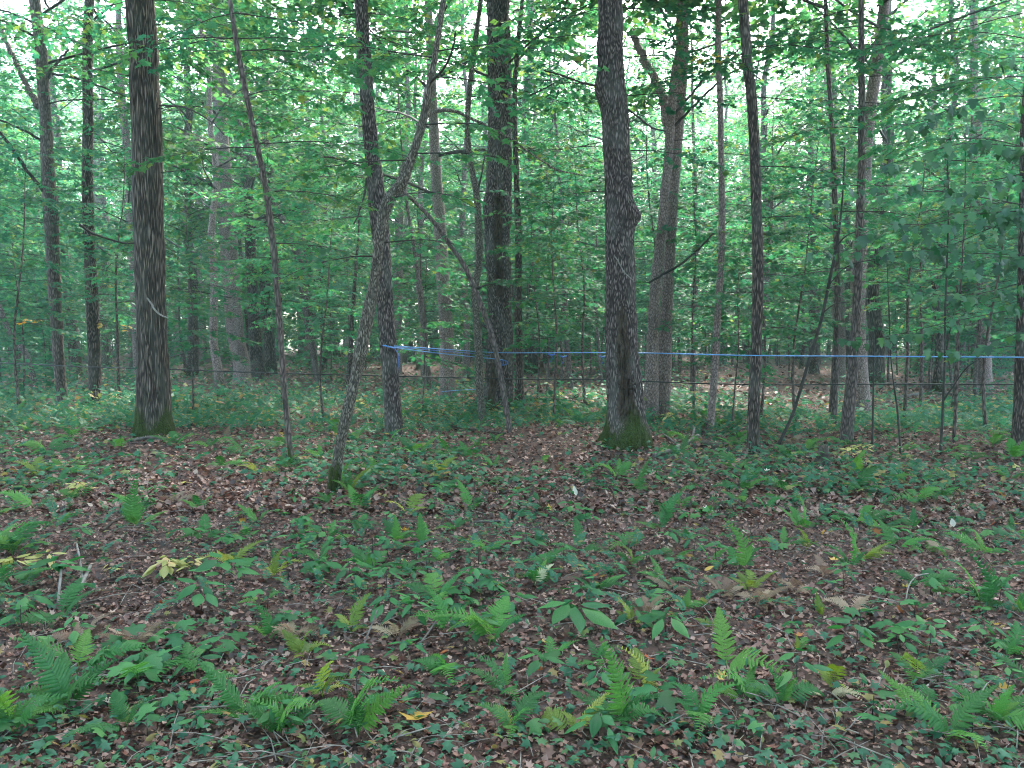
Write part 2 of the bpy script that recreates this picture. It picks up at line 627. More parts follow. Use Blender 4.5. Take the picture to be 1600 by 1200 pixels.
MAPLE = fan([(0, 0), (-0.04, 0.30), (0.10, 0.50), (0.27, 0.27), (0.42, 0.42), (0.60, 0.58), (0.60, 0.24), (0.74, 0.24), (1.0, 0.0)], (0.33, 0), 0.2, 0.2)
MAPLE6 = fan([(0, 0), (0.05, 0.47), (0.27, 0.25), (0.58, 0.55), (0.6, 0.2), (1.0, 0.0)], (0.33, 0), 0.2, 0.2)
OVAL = fan([(0, 0), (0.18, 0.17), (0.42, 0.25), (0.7, 0.17), (1.0, 0.0)], (0.45, 0), 0.25, 0.25)
QUADV = np.array([(0, 0, 0), (0.42, 0.40, -0.1), (1, 0, -0.12), (0.42, -0.40, -0.1)], float)
QUADT = np.array([(0, 2, 1), (0, 3, 2)])
CURLV = np.array([(0, 0, 0), (0.1, 0.42, 0.14), (0.33, 0.22, 0.02), (0.6, 0.5, 0.2), (0.65, 0.18, 0.05), (1, 0, 0.16), (0.65, -0.18, 0.05), (0.6, -0.5, 0.16), (0.33, -0.22, 0.0), (0.1, -0.42, 0.1), (0.35, 0, -0.03)], float)
CURLT = np.array([(10, i, (i + 1) % 10) for i in range(10)])
CURL4V = np.array([(0, 0, 0), (0.45, 0.42, 0.16), (1, 0, 0.12), (0.45, -0.42, 0.14), (0.48, 0, -0.03)], float)
CURL4T = np.array([(4, i, (i + 1) % 4) for i in range(4)])


def scatter(tpl, pos, az, tilt, roll, size):
    """copies of a leaf template: az about Z, tilt about its own Y (positive = tip down), roll about its own X"""
    V0, T0 = tpl
    n, k = len(pos), len(V0)
    ca, sa = np.cos(az), np.sin(az)
    ct, st = np.cos(tilt), np.sin(tilt)
    cr, sr = np.cos(roll), np.sin(roll)
    x = V0[None, :, 0] * size[:, None]
    y = V0[None, :, 1] * size[:, None]
    z = V0[None, :, 2] * size[:, None]
    y, z = y * cr[:, None] - z * sr[:, None], y * sr[:, None] + z * cr[:, None]
    x, z = x * ct[:, None] + z * st[:, None], -x * st[:, None] + z * ct[:, None]
    x, y = x * ca[:, None] - y * sa[:, None], x * sa[:, None] + y * ca[:, None]
    V = np.stack([x, y, z], -1) + pos[:, None, :]
    T = T0[None] + (np.arange(n) * k)[:, None, None]
    return V.reshape(-1, 3), T.reshape(-1, T0.shape[1])


LT = {'maple': MAPLE, 'maple6': MAPLE6, 'oval': OVAL, 'quad': (QUADV, QUADT)}


def spray(r, base, az, elev, length, twigs, leaves, rad=0.012, lsize=0.1, fullness=1.0, droop=0.25, spread=0.5):
    """one leafy bough: a main axis with side twigs lying in a nearly flat fan; appends twig tubes to `twigs`, leaf frames to `leaves`"""
    n = max(4, int(length / 0.28))
    P = [np.array(base, float)]
    a, e = az, elev
    seg = length / n
    for i in range(n):
        a += r.normal(0, 0.09)
        e += -droop * seg / length * 1.2 + r.normal(0, 0.05)
        P.append(P[-1] + seg * np.array((math.cos(e) * math.cos(a), math.cos(e) * math.sin(a), math.sin(e))))
    P = np.array(P)
    R = np.linspace(rad, rad * 0.25, n + 1)
    twigs.append((P, R))
    nt = max(3, int(length / 0.16 * fullness))
    roll_plane = r.normal(0, 0.18)
    for k in range(nt):
        t = 0.18 + 0.82 * (k + r.random() * 0.8) / nt
        f = t * n
        i = min(int(f), n - 1)
        b = P[i] + (P[i + 1] - P[i]) * (f - i)
        side = 1 if k % 2 else -1
        d = P[i + 1] - P[i]
        aa = math.atan2(d[1], d[0]) + side * r.uniform(0.5, 1.05)
        L = length * spread * (1.05 - 0.75 * t) * r.uniform(0.6, 1.15)
        L = max(L, 0.14)
        ee = r.normal(0.0, 0.14) - 0.1 + side * roll_plane * 0.5
        m = max(2, int(L / 0.2))
        Q = [b]
        for q in range(m):
            aa += r.normal(0, 0.12)
            ee -= 0.06
            Q.append(Q[-1] + L / m * np.array((math.cos(ee) * math.cos(aa), math.cos(ee) * math.sin(aa), math.sin(ee))))
        Q = np.array(Q)
        twigs.append((Q, np.linspace(rad * 0.3, rad * 0.1, m + 1)))
        nl = max(3, int(L / (lsize * 0.62)))
        for q in range(nl):
            tt = (q + 0.5 + r.uniform(-0.3, 0.3)) / nl
            g = min(max(tt, 0), 0.999) * m
            gi = int(g)
            pp = Q[gi] + (Q[gi + 1] - Q[gi]) * (g - gi)
            sd = 1 if q % 2 else -1
            la = aa + sd * r.uniform(0.3, 1.2)
            leaves.append((pp[0], pp[1], pp[2] - r.uniform(0, 0.03), la, r.normal(0.25, 0.25), r.normal(0, 0.28), lsize * r.uniform(0.6, 1.2)))
        leaves.append((Q[-1][0], Q[-1][1], Q[-1][2], aa, r.normal(0.3, 0.2), r.normal(0, 0.2), lsize * r.uniform(0.8, 1.2)))


def leaf_mesh(name, leaves, tpl, m):
    A = np.array(leaves)
    V, T = scatter(LT[tpl], A[:, :3], A[:, 3], A[:, 4], A[:, 5], A[:, 6])
    return mesh_np(name, V, T, m)


def twig_mesh(name, twigs, m, k=3, minr=0.0012):
    mb = MB()
    for P, R in twigs:
        mb.tube(P, np.maximum(R, minr), k)
    return mb.mesh(name, m, True)


def stem_curve(r, H, lean=0.05, wob=0.06):
    n = max(6, int(H / 0.7))
    z = np.linspace(0, H, n)
    la = r.uniform(0, 2 * PI)
    ph = r.uniform(0, 6, 4)
    x = math.cos(la) * lean * z + wob * np.sin(z * 0.8 + ph[0]) + wob * 0.5 * np.sin(z * 1.9 + ph[1])
    y = math.sin(la) * lean * z + wob * np.sin(z * 0.7 + ph[2]) + wob * 0.5 * np.sin(z * 2.1 + ph[3])
    x -= x[0]
    y -= y[0]
    return np.stack([x, y, z], -1)


def trunk_profile(P, R, k, seed, rough=0.06, flare=0.35, flare_h=0.35, lobes=4):
    """multiplies the radius: furrows, swellings and a root flare"""
    n = len(P)
    s = np.concatenate([[0], np.cumsum(np.linalg.norm(np.diff(P, axis=0), axis=1))])
    T = (np.arange(k) / k)[None, :] * np.ones((n, 1))
    Z = s[:, None] * np.ones((1, k))
    hmax = s[-1]
    c = max(9, k // 2)
    a = vnoise(c, int(hmax / 0.35) + 2, seed, T + 0.02 * np.sin(Z * 3), Z / 0.35)
    b = vnoise(5, int(hmax / 0.8) + 2, seed + 1, T, Z / 0.8)
    pr = 1 + rough * 2 * (a - 0.5) + rough * 1.6 * (b - 0.5)
    th = T * 2 * PI
    lob = 1 + 0.45 * np.cos(lobes * th + seed) + 0.25 * np.cos((lobes + 1) * th + seed * 2.1)
    pr *= 1 + flare * np.exp(-Z / flare_h) * lob
    return pr, th, Z


def sapling_variant(name, seed, H, h0, nb, blen, rad, leaf, lmat, lsize, full, bark, wob=0.07, lean=0.05, top_elev=0.6):
    r = np.random.default_rng(seed)
    P = stem_curve(r, H, lean, wob)
    R = rad * (1 - 0.86 * np.linspace(0, 1, len(P)) ** 0.9)
    P2, R2 = catmull(P, R, 0.35)
    pr, _, _ = trunk_profile(P2, R2, 8, seed, 0.07, 0.25, 0.2)
    V, Q, T = tube(P2, R2, 8, pr)
    n = len(V)
    tr = mesh_np(name + "_trunk", V, [Q, T], M[bark], True, {"scar": np.zeros(n), "moss": np.zeros(n)})
    tw, lv = [], []
    ga = r.uniform(0, 6)
    for i in range(nb):
        t = (i + r.uniform(0, 0.8)) / nb
        h = h0 + (H - h0) * t
        f = h / H * (len(P) - 1)
        k = min(int(f), len(P) - 2)
        b = P[k] + (P[k + 1] - P[k]) * (f - k)
        ga += 2.4 + r.normal(0, 0.4)
        env = 0.55 + 0.9 * t if t < 0.45 else 0.96 - 0.95 * (t - 0.45)
        L = blen * max(0.3, env) * r.uniform(0.65, 1.15)
        spray(r, b, ga, r.uniform(0.05, 0.35) + top_elev * t * t, L, tw, lv, max(0.006, rad * 0.28 * (1 - 0.6 * t)), lsize, full, 0.45)
    return dict(trunk=tr, twigs=twig_mesh(name + "_twigs", tw, M['twig']), crown=leaf_mesh(name + "_crown", lv, leaf, M[lmat]), n=len(lv), H=H, P=P)


def canopy_variant(name, seed, H, h0, nlimb, reach, rad, leaf, lmat, lsize, full, bark):
    """forest tree: a bare bole, ascending limbs, leafy sprays along the outer half of each limb"""
    r = np.random.default_rng(seed)
    P = stem_curve(r, H, 0.02, 0.10)
    R = rad * (1 - 0.82 * np.linspace(0, 1, len(P)) ** 1.1)
    P2, R2 = catmull(P, R, 0.4)
    pr, _, _ = trunk_profile(P2, R2, 12, seed, 0.05, 0.4, 0.4)
    V, Q, T = tube(P2, R2, 12, pr)
    n = len(V)
    tr = mesh_np(name + "_trunk", V, [Q, T], M[bark], True, {"scar": np.zeros(n), "moss": np.clip(0.5 - V[:, 2] * 1.2, 0, 1)})
    tw, lv = [], []
    ga = r.uniform(0, 6)
    for i in range(nlimb):
        t = (i + r.uniform(0, 0.8)) / nlimb
        h = h0 + (H - h0) * t
        f = h / H * (len(P) - 1)
        k = min(int(f), len(P) - 2)
        b = P[k] + (P[k + 1] - P[k]) * (f - k)
        ga += 2.4 + r.normal(0, 0.5)
        L = reach * (1.05 - 0.6 * t) * r.uniform(0.7, 1.15)
        e = r.uniform(0.15, 0.5) + 0.5 * t
        m = 6
        Q = [b]
        a = ga
        for q in range(m):
            a += r.normal(0, 0.15)
            e += r.normal(-0.02, 0.09)
            Q.append(Q[-1] + L / m * np.array((math.cos(e) * math.cos(a), math.cos(e) * math.sin(a), math.sin(e))))
        Q = np.array(Q)
        lr = rad * (0.3 if h0 < 6 else 0.17) * (1 - 0.6 * t)
        tw.append((Q, np.linspace(lr, lr * 0.25, m + 1)))
        for q in range(max(3, int(6 * full))):
            g = r.uniform(1.6, m)
            gi = min(int(g), m - 1)
            pp = Q[gi] + (Q[gi + 1] - Q[gi]) * (g - gi)
            spray(r, pp, a + r.normal(0, 0.9), r.uniform(-0.25, 0.35), L * r.uniform(0.28, 0.5), tw, lv, lr * 0.3, lsize, 0.9, 0.4, 0.55)
    return dict(trunk=tr, twigs=twig_mesh(name + "_twigs", tw, M['twig'], 3, 0.004), crown=leaf_mesh(name + "_crown", lv, leaf, M[lmat]), n=len(lv), H=H, P=P)


SAP_NEAR = [sapling_variant("near_sapling", 100 + i, H, h0, nb, bl, rd, 'maple6', 'leaf_under', 0.11, 1.35, 'grey')
            for i, (H, h0, nb, bl, rd) in enumerate([(5.5, 1.7, 26, 2.0, 0.03), (7.5, 2.3, 32, 2.4, 0.042), (4.2, 1.2, 22, 1.7, 0.022), (8.5, 2.6, 34, 2.6, 0.05)])]
SAP_FAR = [sapling_variant("far_sapling", 200 + i, H, h0, nb, bl, rd, 'quad', 'leaf_under', 0.15, 1.25, 'grey')
           for i, (H, h0, nb, bl, rd) in enumerate([(6, 1.3, 28, 2.5, 0.035), (8.5, 1.8, 36, 2.9, 0.05), (4.0, 0.35, 30, 2.0, 0.026), (10.5, 2.0, 44, 3.1, 0.06), (12.5, 2.2, 50, 3.3, 0.07)])]
CANOPY = [canopy_variant("forest_tree", 300 + i, H, h0, nl, re, rd, 'quad', 'leaf', 0.19, fl, bk)
          for i, (H, h0, nl, re, rd, bk, fl) in enumerate([(19, 4.5, 20, 4.2, 0.17, 'grey', 1.35), (21, 5.5, 20, 4.6, 0.2, 'dark', 1.35), (17, 3.5, 20, 3.8, 0.12, 'pale', 1.35), (22, 5.5, 22, 4.8, 0.24, 'furrowed', 1.35), (16, 3.0, 20, 3.6, 0.10, 'dark', 1.35), (20, 7.2, 24, 5.2, 0.22, 'furrowed', 1.3), (18, 6.4, 22, 4.6, 0.17, 'grey', 1.3)])]
print("LEAVES", [v['n'] for v in SAP_NEAR + SAP_FAR + CANOPY])

# ------------------------------------------------------------------ the traced trees
TREES = {}


def traced(key, name, pts, Y=None, bark='grey', label="", cat="tree", group="forest trees", rough=0.06, flare=0.3, flare_h=0.35, lobes=4,
           burls=(), scars=(), moss=0.0, H=16.0, crown=None, k=20, step=0.10, twist=0.0, cseed=0, cz=0.0, top_r=0.3):
    """pts: (px, py, width px) from the foot upwards"""
    pts = list(pts)
    foot = hit(pts[0][0], pts[0][1])
    if Y is None:
        Y = foot[1]
    base = at_y(pts[0][0], pts[0][1], Y)
    base[2] = float(gz(base[0], Y))
    P = [np.array((base[0], Y, base[2] - 0.25)), base]
    w0 = pts[0][2] / 2 / F * Y
    R = [w0, w0]
    for px, py, w in pts[1:]:
        p = at_y(px, py, Y)
        if p[2] < P[-1][2] + 0.1:
            continue
        P.append(p)
        R.append(w / 2 / F * Y)
    P, R = list(P), list(R)
    d = P[-1] - P[-2]
    d /= np.linalg.norm(d)
    vis = len(P)
    rr = np.random.default_rng(abs(hash(key)) % 1000 if False else sum(map(ord, key)))
    top, rl = P[-1].copy(), R[-1]
    zt = top[2]
    while zt < H - 0.5:
        d = d * 0.6 + np.array((0, 0, 1.0)) * 0.4 + rr.normal(0, 0.05, 3)
        d /= np.linalg.norm(d)
        top = top + d * 1.3
        zt = top[2]
        fr = min(1, (zt - P[vis - 1][2]) / max(0.1, (H - P[vis - 1][2])))
        P.append(top.copy())
        R.append(rl * (1 - fr * (1 - top_r)))
    P2, R2 = catmull(P, R, step)
    loc = base.copy()
    P2 = P2 - loc
    pr, th, Z = trunk_profile(P2, R2, k, sum(map(ord, key)), rough, flare, flare_h, lobes)
    zz = P2[:, 2][:, None] * np.ones((1, k))
    scar = np.zeros_like(pr)
    # the trunk's own angle 0 faces the camera (-Y)
    for (px, py, ang, size, hgt) in burls:
        zc = at_y(px, py, Y)[2] - loc[2]
        da = (th - ang + PI) % (2 * PI) - PI
        bmp = np.exp(-(da / size[0]) ** 2 - ((zz - zc) / size[1]) ** 2)
        pr += hgt * bmp
    for (py0, py1, ang, wid, depth) in scars:
        z1, z0 = at_y(800, py0, Y)[2] - loc[2], at_y(800, py1, Y)[2] - loc[2]
        da = (th - ang + PI) % (2 * PI) - PI
        wv = vnoise(7, 40, 5, th / 2 / PI, zz * 6 + 3)
        msk = np.clip(1.5 - (np.abs(da) / wid) ** 2 - wv * 0.9, 0, 1) * np.clip((zz - z0) * 5, 0, 1) * np.clip((z1 - zz) * 4, 0, 1)
        cr = vnoise(k // 2, 80, 9, th / 2 / PI, np.clip(zz * 9 + 3, 0, 80))
        pr -= msk * depth * (0.35 + 1.1 * cr)
        scar = np.maximum(scar, msk)
    V, Q, T = tube(P2, R2, k, pr)
    mv = np.zeros(len(V))
    if moss > 0:
        nz_ = np.random.default_rng(4).random(len(V)) * 0.25
        lob_ = 0.35 * np.concatenate([np.sin(3 * th + sum(map(ord, key))).ravel(), [0, 0]])
        mv = np.clip((1.0 + lob_ + nz_ - V[:, 2] / moss) * 0.9, 0, 1)
    sv_ = np.concatenate([scar.ravel(), [0, 0]])
    t = empty(name, loc, label, cat, group)
    ob("trunk", mesh_np(name + "_trunk", V, [Q, T], M[bark], True, {"scar": sv_, "moss": mv}), t)
    TREES[key] = dict(root=t, Y=Y, loc=loc, P=P2, R=R2, foot=(pts[0][0], pts[0][1]))
    if crown is not None:
        c = CANOPY[crown if Y > 20 else 5 + crown % 2]
        # seat the crown of a forest tree on this bole, matching the axis at crown height
        h = min(8.0, P2[-1][2] * 0.6)
        i = int(np.argmin(np.abs(P2[:, 2] - h)))
        a = rr.uniform(0, 6.28)
        ci = int(np.argmin(np.abs(c['P'][:, 2] - h)))
        off = c['P'][ci]
        ox = P2[i][0] - (off[0] * math.cos(a) - off[1] * math.sin(a))
        oy = P2[i][1] - (off[0] * math.sin(a) + off[1] * math.cos(a))
        ob("twigs", c['twigs'], t, (ox, oy, cz), (0, 0, a))["kind"] = "stuff"
        ob("crown", c['crown'], t, (ox, oy, cz), (0, 0, a))["kind"] = "stuff"
    return t


def branch(key, pts, dY=0.0, bark='twig', name="branch", k=6, label=None, toY=None):
    """a traced limb: (px, py, width px); dY bends the far end towards or away from the camera"""
    t = TREES[key]
    n = len(pts)
    P, R = [], []
    for i, (px, py, w) in enumerate(pts):
        Y = t['Y'] + dY * i / max(1, n - 1)
        P.append(at_y(px, py, Y) - t['loc'])
        R.append(max(w, 0.8) / 2 / F * Y)
    P2, R2 = catmull(P, R, 0.08)
    s = np.random.default_rng(int(pts[0][0] * 7 + pts[0][1]))
    P2[1:] += s.normal(0, 0.25, (len(P2) - 1, 3)) * R2[1:, None]
    V, Q, T = tube(P2, R2, k)
    nn = len(V)
    o = ob(name, mesh_np(name, V, [Q, T], M[bark], True, {"scar": np.zeros(nn), "moss": np.zeros(nn)}), t['root'])
    if label:
        o["label"] = label
    return P2, o


def leafy(key, px, py, az_deg, length, n=1, lsize=0.1, m='leaf_under', elev=0.1, droop=0.35, tpl='maple6', dY=0.0, rad=0.008, seed=0, full=1.0):
    """a leafy bough on a traced tree, rooted at a pixel on it"""
    t = TREES[key]
    b = at_y(px, py, t['Y'] + dY) - t['loc']
    r = np.random.default_rng(int(px * 13 + py * 7 + seed))
    tw, lv = [], []
    spray(r, b, math.radians(az_deg), elev, length, tw, lv, rad, lsize, full, droop)
    o = ob("leafy_branch", twig_mesh("leafy_branch", tw, M['twig'], 4), t['root'])
    f = ob("foliage", leaf_mesh("foliage", lv, tpl, M[m]), o)
    f["kind"] = "stuff"
    return o


T = traced
T('T1', 'maple_tree', [(97, 637, 18), (95, 600, 16), (92, 560, 16), (85, 450, 18), (80, 340, 21), (76, 280, 19), (72, 200, 17), (66, 110, 17), (63, 69, 17)], None, 'grey',
  "slim grey-brown tree bent slightly left, nearest the left edge of the woods", crown=2, flare=0.12, k=16)
branch('T1', [(60, 168, 9), (48, 145, 8), (30, 110, 8), (12, 70, 7), (0, 40, 6)], 1.0, 'grey')
branch('T1', [(72, 303, 6), (45, 270, 5), (20, 235, 5), (-10, 195, 4)], -1.0)
branch('T1', [(66, 222, 4), (40, 205, 4), (0, 188, 3)], -0.5)
branch('T1', [(74, 122, 6), (88, 100, 4), (106, 78, 3)], 0.5)
branch('T1', [(77, 115, 4), (120, 122, 4), (160, 136, 3), (200, 152, 2)], 0.6)
branch('T1', [(77, 162, 3), (100, 157, 2), (150, 155, 2), (180, 157, 2)], -0.6)
T('T2', 'maple_tree', [(149, 634, 20), (148, 590, 18), (145, 500, 18), (140, 400, 17), (137, 300, 16), (137, 200, 15), (137, 69, 15)], None, 'dark',
  "slim dark straight tree standing beside the broad furrowed tree, at its left", crown=0, flare=0.12, k=16)
T('T3', 'beech_tree', [(216, 596, 13), (214, 550, 13), (210, 450, 13), (206, 350, 13), (200, 250, 12), (190, 150, 11), (186, 69, 10)], None, 'pale',
  "thin pale trunk half hidden behind the left side of the broad furrowed tree", crown=2)
T('T4', 'ash_tree', [(242, 681, 56), (241, 650, 50), (240, 600, 48), (236, 480, 43), (232, 380, 43), (230, 300, 44), (228, 200, 44), (225, 120, 43), (223, 69, 42)], None, 'furrowed',
  "broad furrowed tree with pale streaked bark, thickest trunk on the left", rough=0.07, flare=0.28, flare_h=0.28, moss=0.42, crown=3, k=64, step=0.05, H=20)
branch('T4', [(245, 376, 3), (200, 380, 3), (165, 372, 3), (140, 362, 4), (124, 350, 4)], -0.8)
branch('T4', [(208, 428, 2), (220, 450, 3), (236, 475, 3), (250, 492, 3), (262, 496, 2)], -0.5, 'twig_pale', "bare_twig")
branch('T4', [(250, 165, 3), (290, 168, 3), (330, 190, 2), (350, 210, 2)], -1.5)
T('T5', 'maple_tree', [(120, 588, 18), (118, 560, 17), (112, 500, 15), (105, 440, 14), (97, 370, 14), (92, 300, 13), (88, 200, 12)], None, 'dark',
  "dark curving trunk seen between the two slim trees on the left, farther back", crown=1)
T('T6', 'maple_tree', [(164, 566, 13), (160, 500, 12), (155, 430, 12), (152, 300, 11), (150, 150, 10)], None, 'grey',
  "hazy grey trunk just behind the slim dark straight tree, on its right", crown=2)
T('T7', 'oak_tree', [(379, 601, 27), (377, 570, 25), (368, 520, 25), (362, 450, 26), (357, 380, 26), (352, 300, 23), (347, 220, 20), (342, 140, 18), (340, 69, 16)], None, 'pale',
  "stout mottled pale trunk leaning left, in the middle distance by the black line", crown=3, k=24)
T('T8', 'maple_tree', [(402, 594, 22), (399, 540, 19), (395, 460, 17), (391, 380, 16), (388, 300, 15), (386, 180, 13)], None, 'dark',
  "dark straight trunk close to the right of the stout mottled pale trunk", crown=1)
T('T9', 'young_maple', [(456, 728, 8.8), (452, 690, 8.8), (448, 650, 8.8), (442, 580, 8.8), (435, 480, 9.6), (427, 390, 9.6), (416, 300, 8.8), (402, 230, 8.8), (385, 150, 8.0), (370, 69, 8.0)], None, 'grey',
  "thin speckled young tree curving left as it rises, before the mottled trunk", flare=0.2, flare_h=0.12, k=12, moss=0.25, H=9, top_r=0.15)
T('T10', 'young_maple', [(497, 600, 10), (492, 570, 10), (482, 510, 11), (473, 450, 12), (462, 390, 12), (440, 340, 10), (420, 300, 9), (400, 260, 9), (380, 210, 8), (358, 150, 8)], None, 'grey',
  "thin grey young tree leaning hard to the left, far behind the speckled one", crown=4)
T('T11', 'maple_tree', [(617, 683, 28), (615, 650, 26), (612, 610, 25), (607, 540, 26), (602, 470, 25), (597, 400, 26), (592, 340, 27), (586, 280, 25), (580, 230, 23), (575, 170, 21), (570, 100, 20), (568, 69, 20)], None, 'plated',
  "ridged dark tree from which the blue tubing starts, crossed by a leaning tree", rough=0.07, flare=0.12, crown=0, k=40, step=0.06)
branch('T11', [(573, 280, 4), (568, 310, 3), (560, 335, 2), (553, 350, 2)], -0.5)
T('T12', 'ironwood_tree', [(524, 770, 17), (528, 720, 17), (533, 690, 16), (541, 650, 17), (553, 600, 18), (563, 550, 20), (573, 500, 19), (583, 450, 17), (590, 400, 17), (596, 350, 18), (607, 312, 19), (628, 285, 17),
   (645, 240, 14), (658, 200, 14), (666, 165, 13), (673, 120, 11), (682, 69, 9)], None, 'flaky',
  "leaning crooked tree with flaky bark rising rightward across the tubing tree", rough=0.13, flare=0.1, flare_h=0.15, k=24, step=0.05, H=8, top_r=0.3, moss=0.3)
branch('T12', [(664, 182, 8), (676, 175, 6), (695, 171, 6), (715, 175, 5), (735, 184, 5), (760, 198, 5), (795, 215, 4), (830, 240, 3), (870, 265, 3), (912, 274, 2)], 1.5, 'flaky')
branch('T12', [(668, 132, 5), (690, 112, 4), (705, 84, 3), (712, 50, 3)], -0.5)
T('T13', 'maple_tree', [(700, 622, 24), (699, 590, 23), (697, 520, 21), (692, 430, 20), (688, 360, 19), (682, 280, 17), (678, 200, 15), (674, 110, 14), (672, 69, 13)], None, 'pale',
  "reddish-grey smooth trunk between the tubing tree and the scarred tree", crown=1, k=20)
T('T14', 'ironwood_tree', [(755, 662, 12), (751, 620, 12), (748, 560, 12), (745, 500, 11), (741, 460, 11), (747, 420, 11), (748, 380, 12), (745, 310, 10), (736, 260, 9), (730, 200, 9), (734, 140, 8), (742, 69, 8)], None, 'flaky',
  "thin crooked tree close against the left side of the scarred tree", rough=0.14, flare=0.15, k=14, H=10, top_r=0.2)
branch('T14', [(747, 300, 4), (753, 270, 3), (758, 240, 2)], 0.3)
T('T15', 'maple_tree', [(777, 648, 50), (778, 620, 45), (781, 570, 40), (782, 520, 38), (780, 450, 36), (777, 390, 37), (778, 330, 39), (780, 260, 38), (781, 180, 37), (780, 69, 36)], None, 'plated',
  "scarred stout tree in the centre with dead bark and a split", rough=0.085, flare=0.3, flare_h=0.3, moss=0.35, crown=3, k=56, step=0.05, H=20,
  scars=[(300, 470, 0.1, 0.5, 0.42), (560, 640, -0.5, 0.4, 0.2)], burls=[(770, 330, -1.2, (0.5, 0.35), 0.15)])
T('T16', 'leaning_sapling', [(797, 678, 9), (791, 640, 9), (783, 590, 9), (770, 530, 9), (760, 500, 9), (742, 452, 9), (725, 415, 8), (705, 385, 8), (680, 350, 7), (655, 322, 6), (630, 300, 5)], None, 'grey',
  "bare leaning sapling slanting left in front of the scarred tree", "sapling", flare=0.1, k=10, H=4.0)
branch('T16', [(742, 452, 5), (760, 445, 3), (780, 442, 2)], -0.2)
T('T17', 'maple_tree', [(812, 634, 15), (811, 560, 12), (810, 460, 11), (810, 380, 11), (807, 280, 9), (804, 170, 8)], None, 'dark',
  "thin dark trunk just behind the scarred tree, at its right", crown=4)
T('T18', 'maple_tree', [(978, 697, 66), (979, 680, 66), (978, 660, 60), (977, 635, 57), (975, 600, 54), (972, 550, 50), (970, 480, 46), (969, 400, 44), (966, 300, 42), (963, 220, 42), (959, 160, 41), (956, 120, 38), (953, 69, 38)], None, 'plated',
  "massive moss-footed tree right of centre with burls and a rotten strip", rough=0.075, flare=0.58, flare_h=0.3, lobes=3, moss=0.5, crown=3, k=72, step=0.04, H=20,
  scars=[(470, 668, -0.05, 0.55, 0.36)], burls=[(937, 138, -PI / 2, (0.7, 0.2), 0.42), (992, 335, PI / 2, (0.7, 0.14), 0.46), (990, 345, PI / 2 - 0.3, (0.4, 0.1), 0.2)])
branch('T18', [(932, 134, 4), (905, 128, 3), (880, 118, 3), (850, 110, 2)], -0.6)
branch('T18', [(975, 168, 3), (1000, 185, 3), (1020, 200, 3), (1040, 205, 2)], -0.8)
branch('T18', [(948, 410, 2), (960, 400, 2), (975, 425, 2), (992, 440, 1)], -0.5, 'twig_pale', "bare_twig")
T('T19', 'maple_tree', [(1036, 648, 20), (1038, 600, 20), (1041, 500, 19), (1046, 400, 17), (1052, 300, 17), (1060, 180, 19), (1064, 120, 20), (1066, 69, 20)], None, 'pale',
  "thick pale forked tree standing behind the slender spotted trunk", crown=1, k=24)
branch('T19', [(1050, 230, 14), (1040, 180, 14), (1030, 140, 13), (1015, 108, 12), (1000, 80, 11), (990, 50, 10)], 1.0, 'pale', k=12)
T('T20', 'ironwood_tree', [(1018, 652, 22), (1018, 600, 20), (1020, 520, 18), (1025, 440, 17), (1030, 390, 15), (1035, 340, 14), (1041, 280, 13), (1046, 220, 13), (1050, 160, 12), (1055, 110, 11), (1062, 69, 10)], None, 'pale',
  "slender spotted pale trunk curving right, beside the moss-footed tree", rough=0.12, k=18, flare=0.15, H=9, top_r=0.3)
branch('T20', [(1014, 442, 4), (1030, 432, 4), (1060, 415, 4), (1090, 390, 4), (1115, 365, 3), (1140, 345, 2)], -1.0)
branch('T20', [(1054, 178, 5), (1078, 150, 4), (1105, 118, 4), (1140, 88, 3), (1170, 66, 2)], 0.5)
branch('T20', [(1052, 198, 5), (1080, 170, 4), (1110, 140, 4), (1145, 112, 3), (1200, 90, 2)], -0.5)
T('T21', 'birch_tree', [(1108, 673, 13), (1112, 640, 12), (1118, 560, 11), (1122, 480, 10), (1127, 400, 10), (1128, 320, 10), (1127, 250, 9), (1125, 150, 9), (1122, 69, 9)], None, 'pale',
  "slender pale smooth trunk standing left of the dark straight tree", crown=4, flare=0.15, k=14)
T('T22', 'cherry_tree', [(1177, 708, 20), (1177, 670, 18), (1179, 600, 17), (1182, 520, 16), (1184, 420, 16), (1182, 320, 16), (1179, 230, 16), (1174, 150, 16), (1168, 100, 15), (1166, 69, 15)], None, 'dark',
  "dark straight tree behind the blue line, right of the pale smooth trunk", rough=0.07, flare=0.12, crown=0, k=24, step=0.06)
T('T23', 'slanting_sapling', [(1214, 702, 5), (1226, 675, 5), (1241, 640, 5), (1262, 570, 5), (1283, 500, 5), (1298, 430, 5), (1307, 385, 4), (1314, 335, 3), (1318, 280, 3), (1320, 230, 2)], None, 'twig',
  "thin black sapling slanting right beneath the hanging maple leaves", "sapling", flare=0.1, k=8, H=3.6)
branch('T23', [(1307, 385, 3), (1320, 370, 2), (1336, 362, 2)], -0.3)
branch('T23', [(1296, 445, 2), (1318, 420, 2), (1350, 408, 2), (1420, 400, 1)], -0.5)
branch('T23', [(1287, 488, 2), (1304, 475, 2), (1328, 472, 1)], -0.3)
T('T24', 'maple_tree', [(1322, 692, 20), (1326, 640, 18), (1334, 560, 15), (1338, 500, 14), (1341, 420, 13), (1344, 340, 12), (1346, 250, 11), (1346, 160, 10), (1346, 69, 9)], None, 'grey',
  "slim grey tree with an upper fork, behind the black slanting sapling", k=14, H=11, top_r=0.2)
branch('T24', [(1344, 92, 5), (1334, 78, 4), (1322, 62, 3)], 0.2)
branch('T24', [(1348, 92, 4), (1358, 80, 3), (1368, 66, 2)], 0.2)
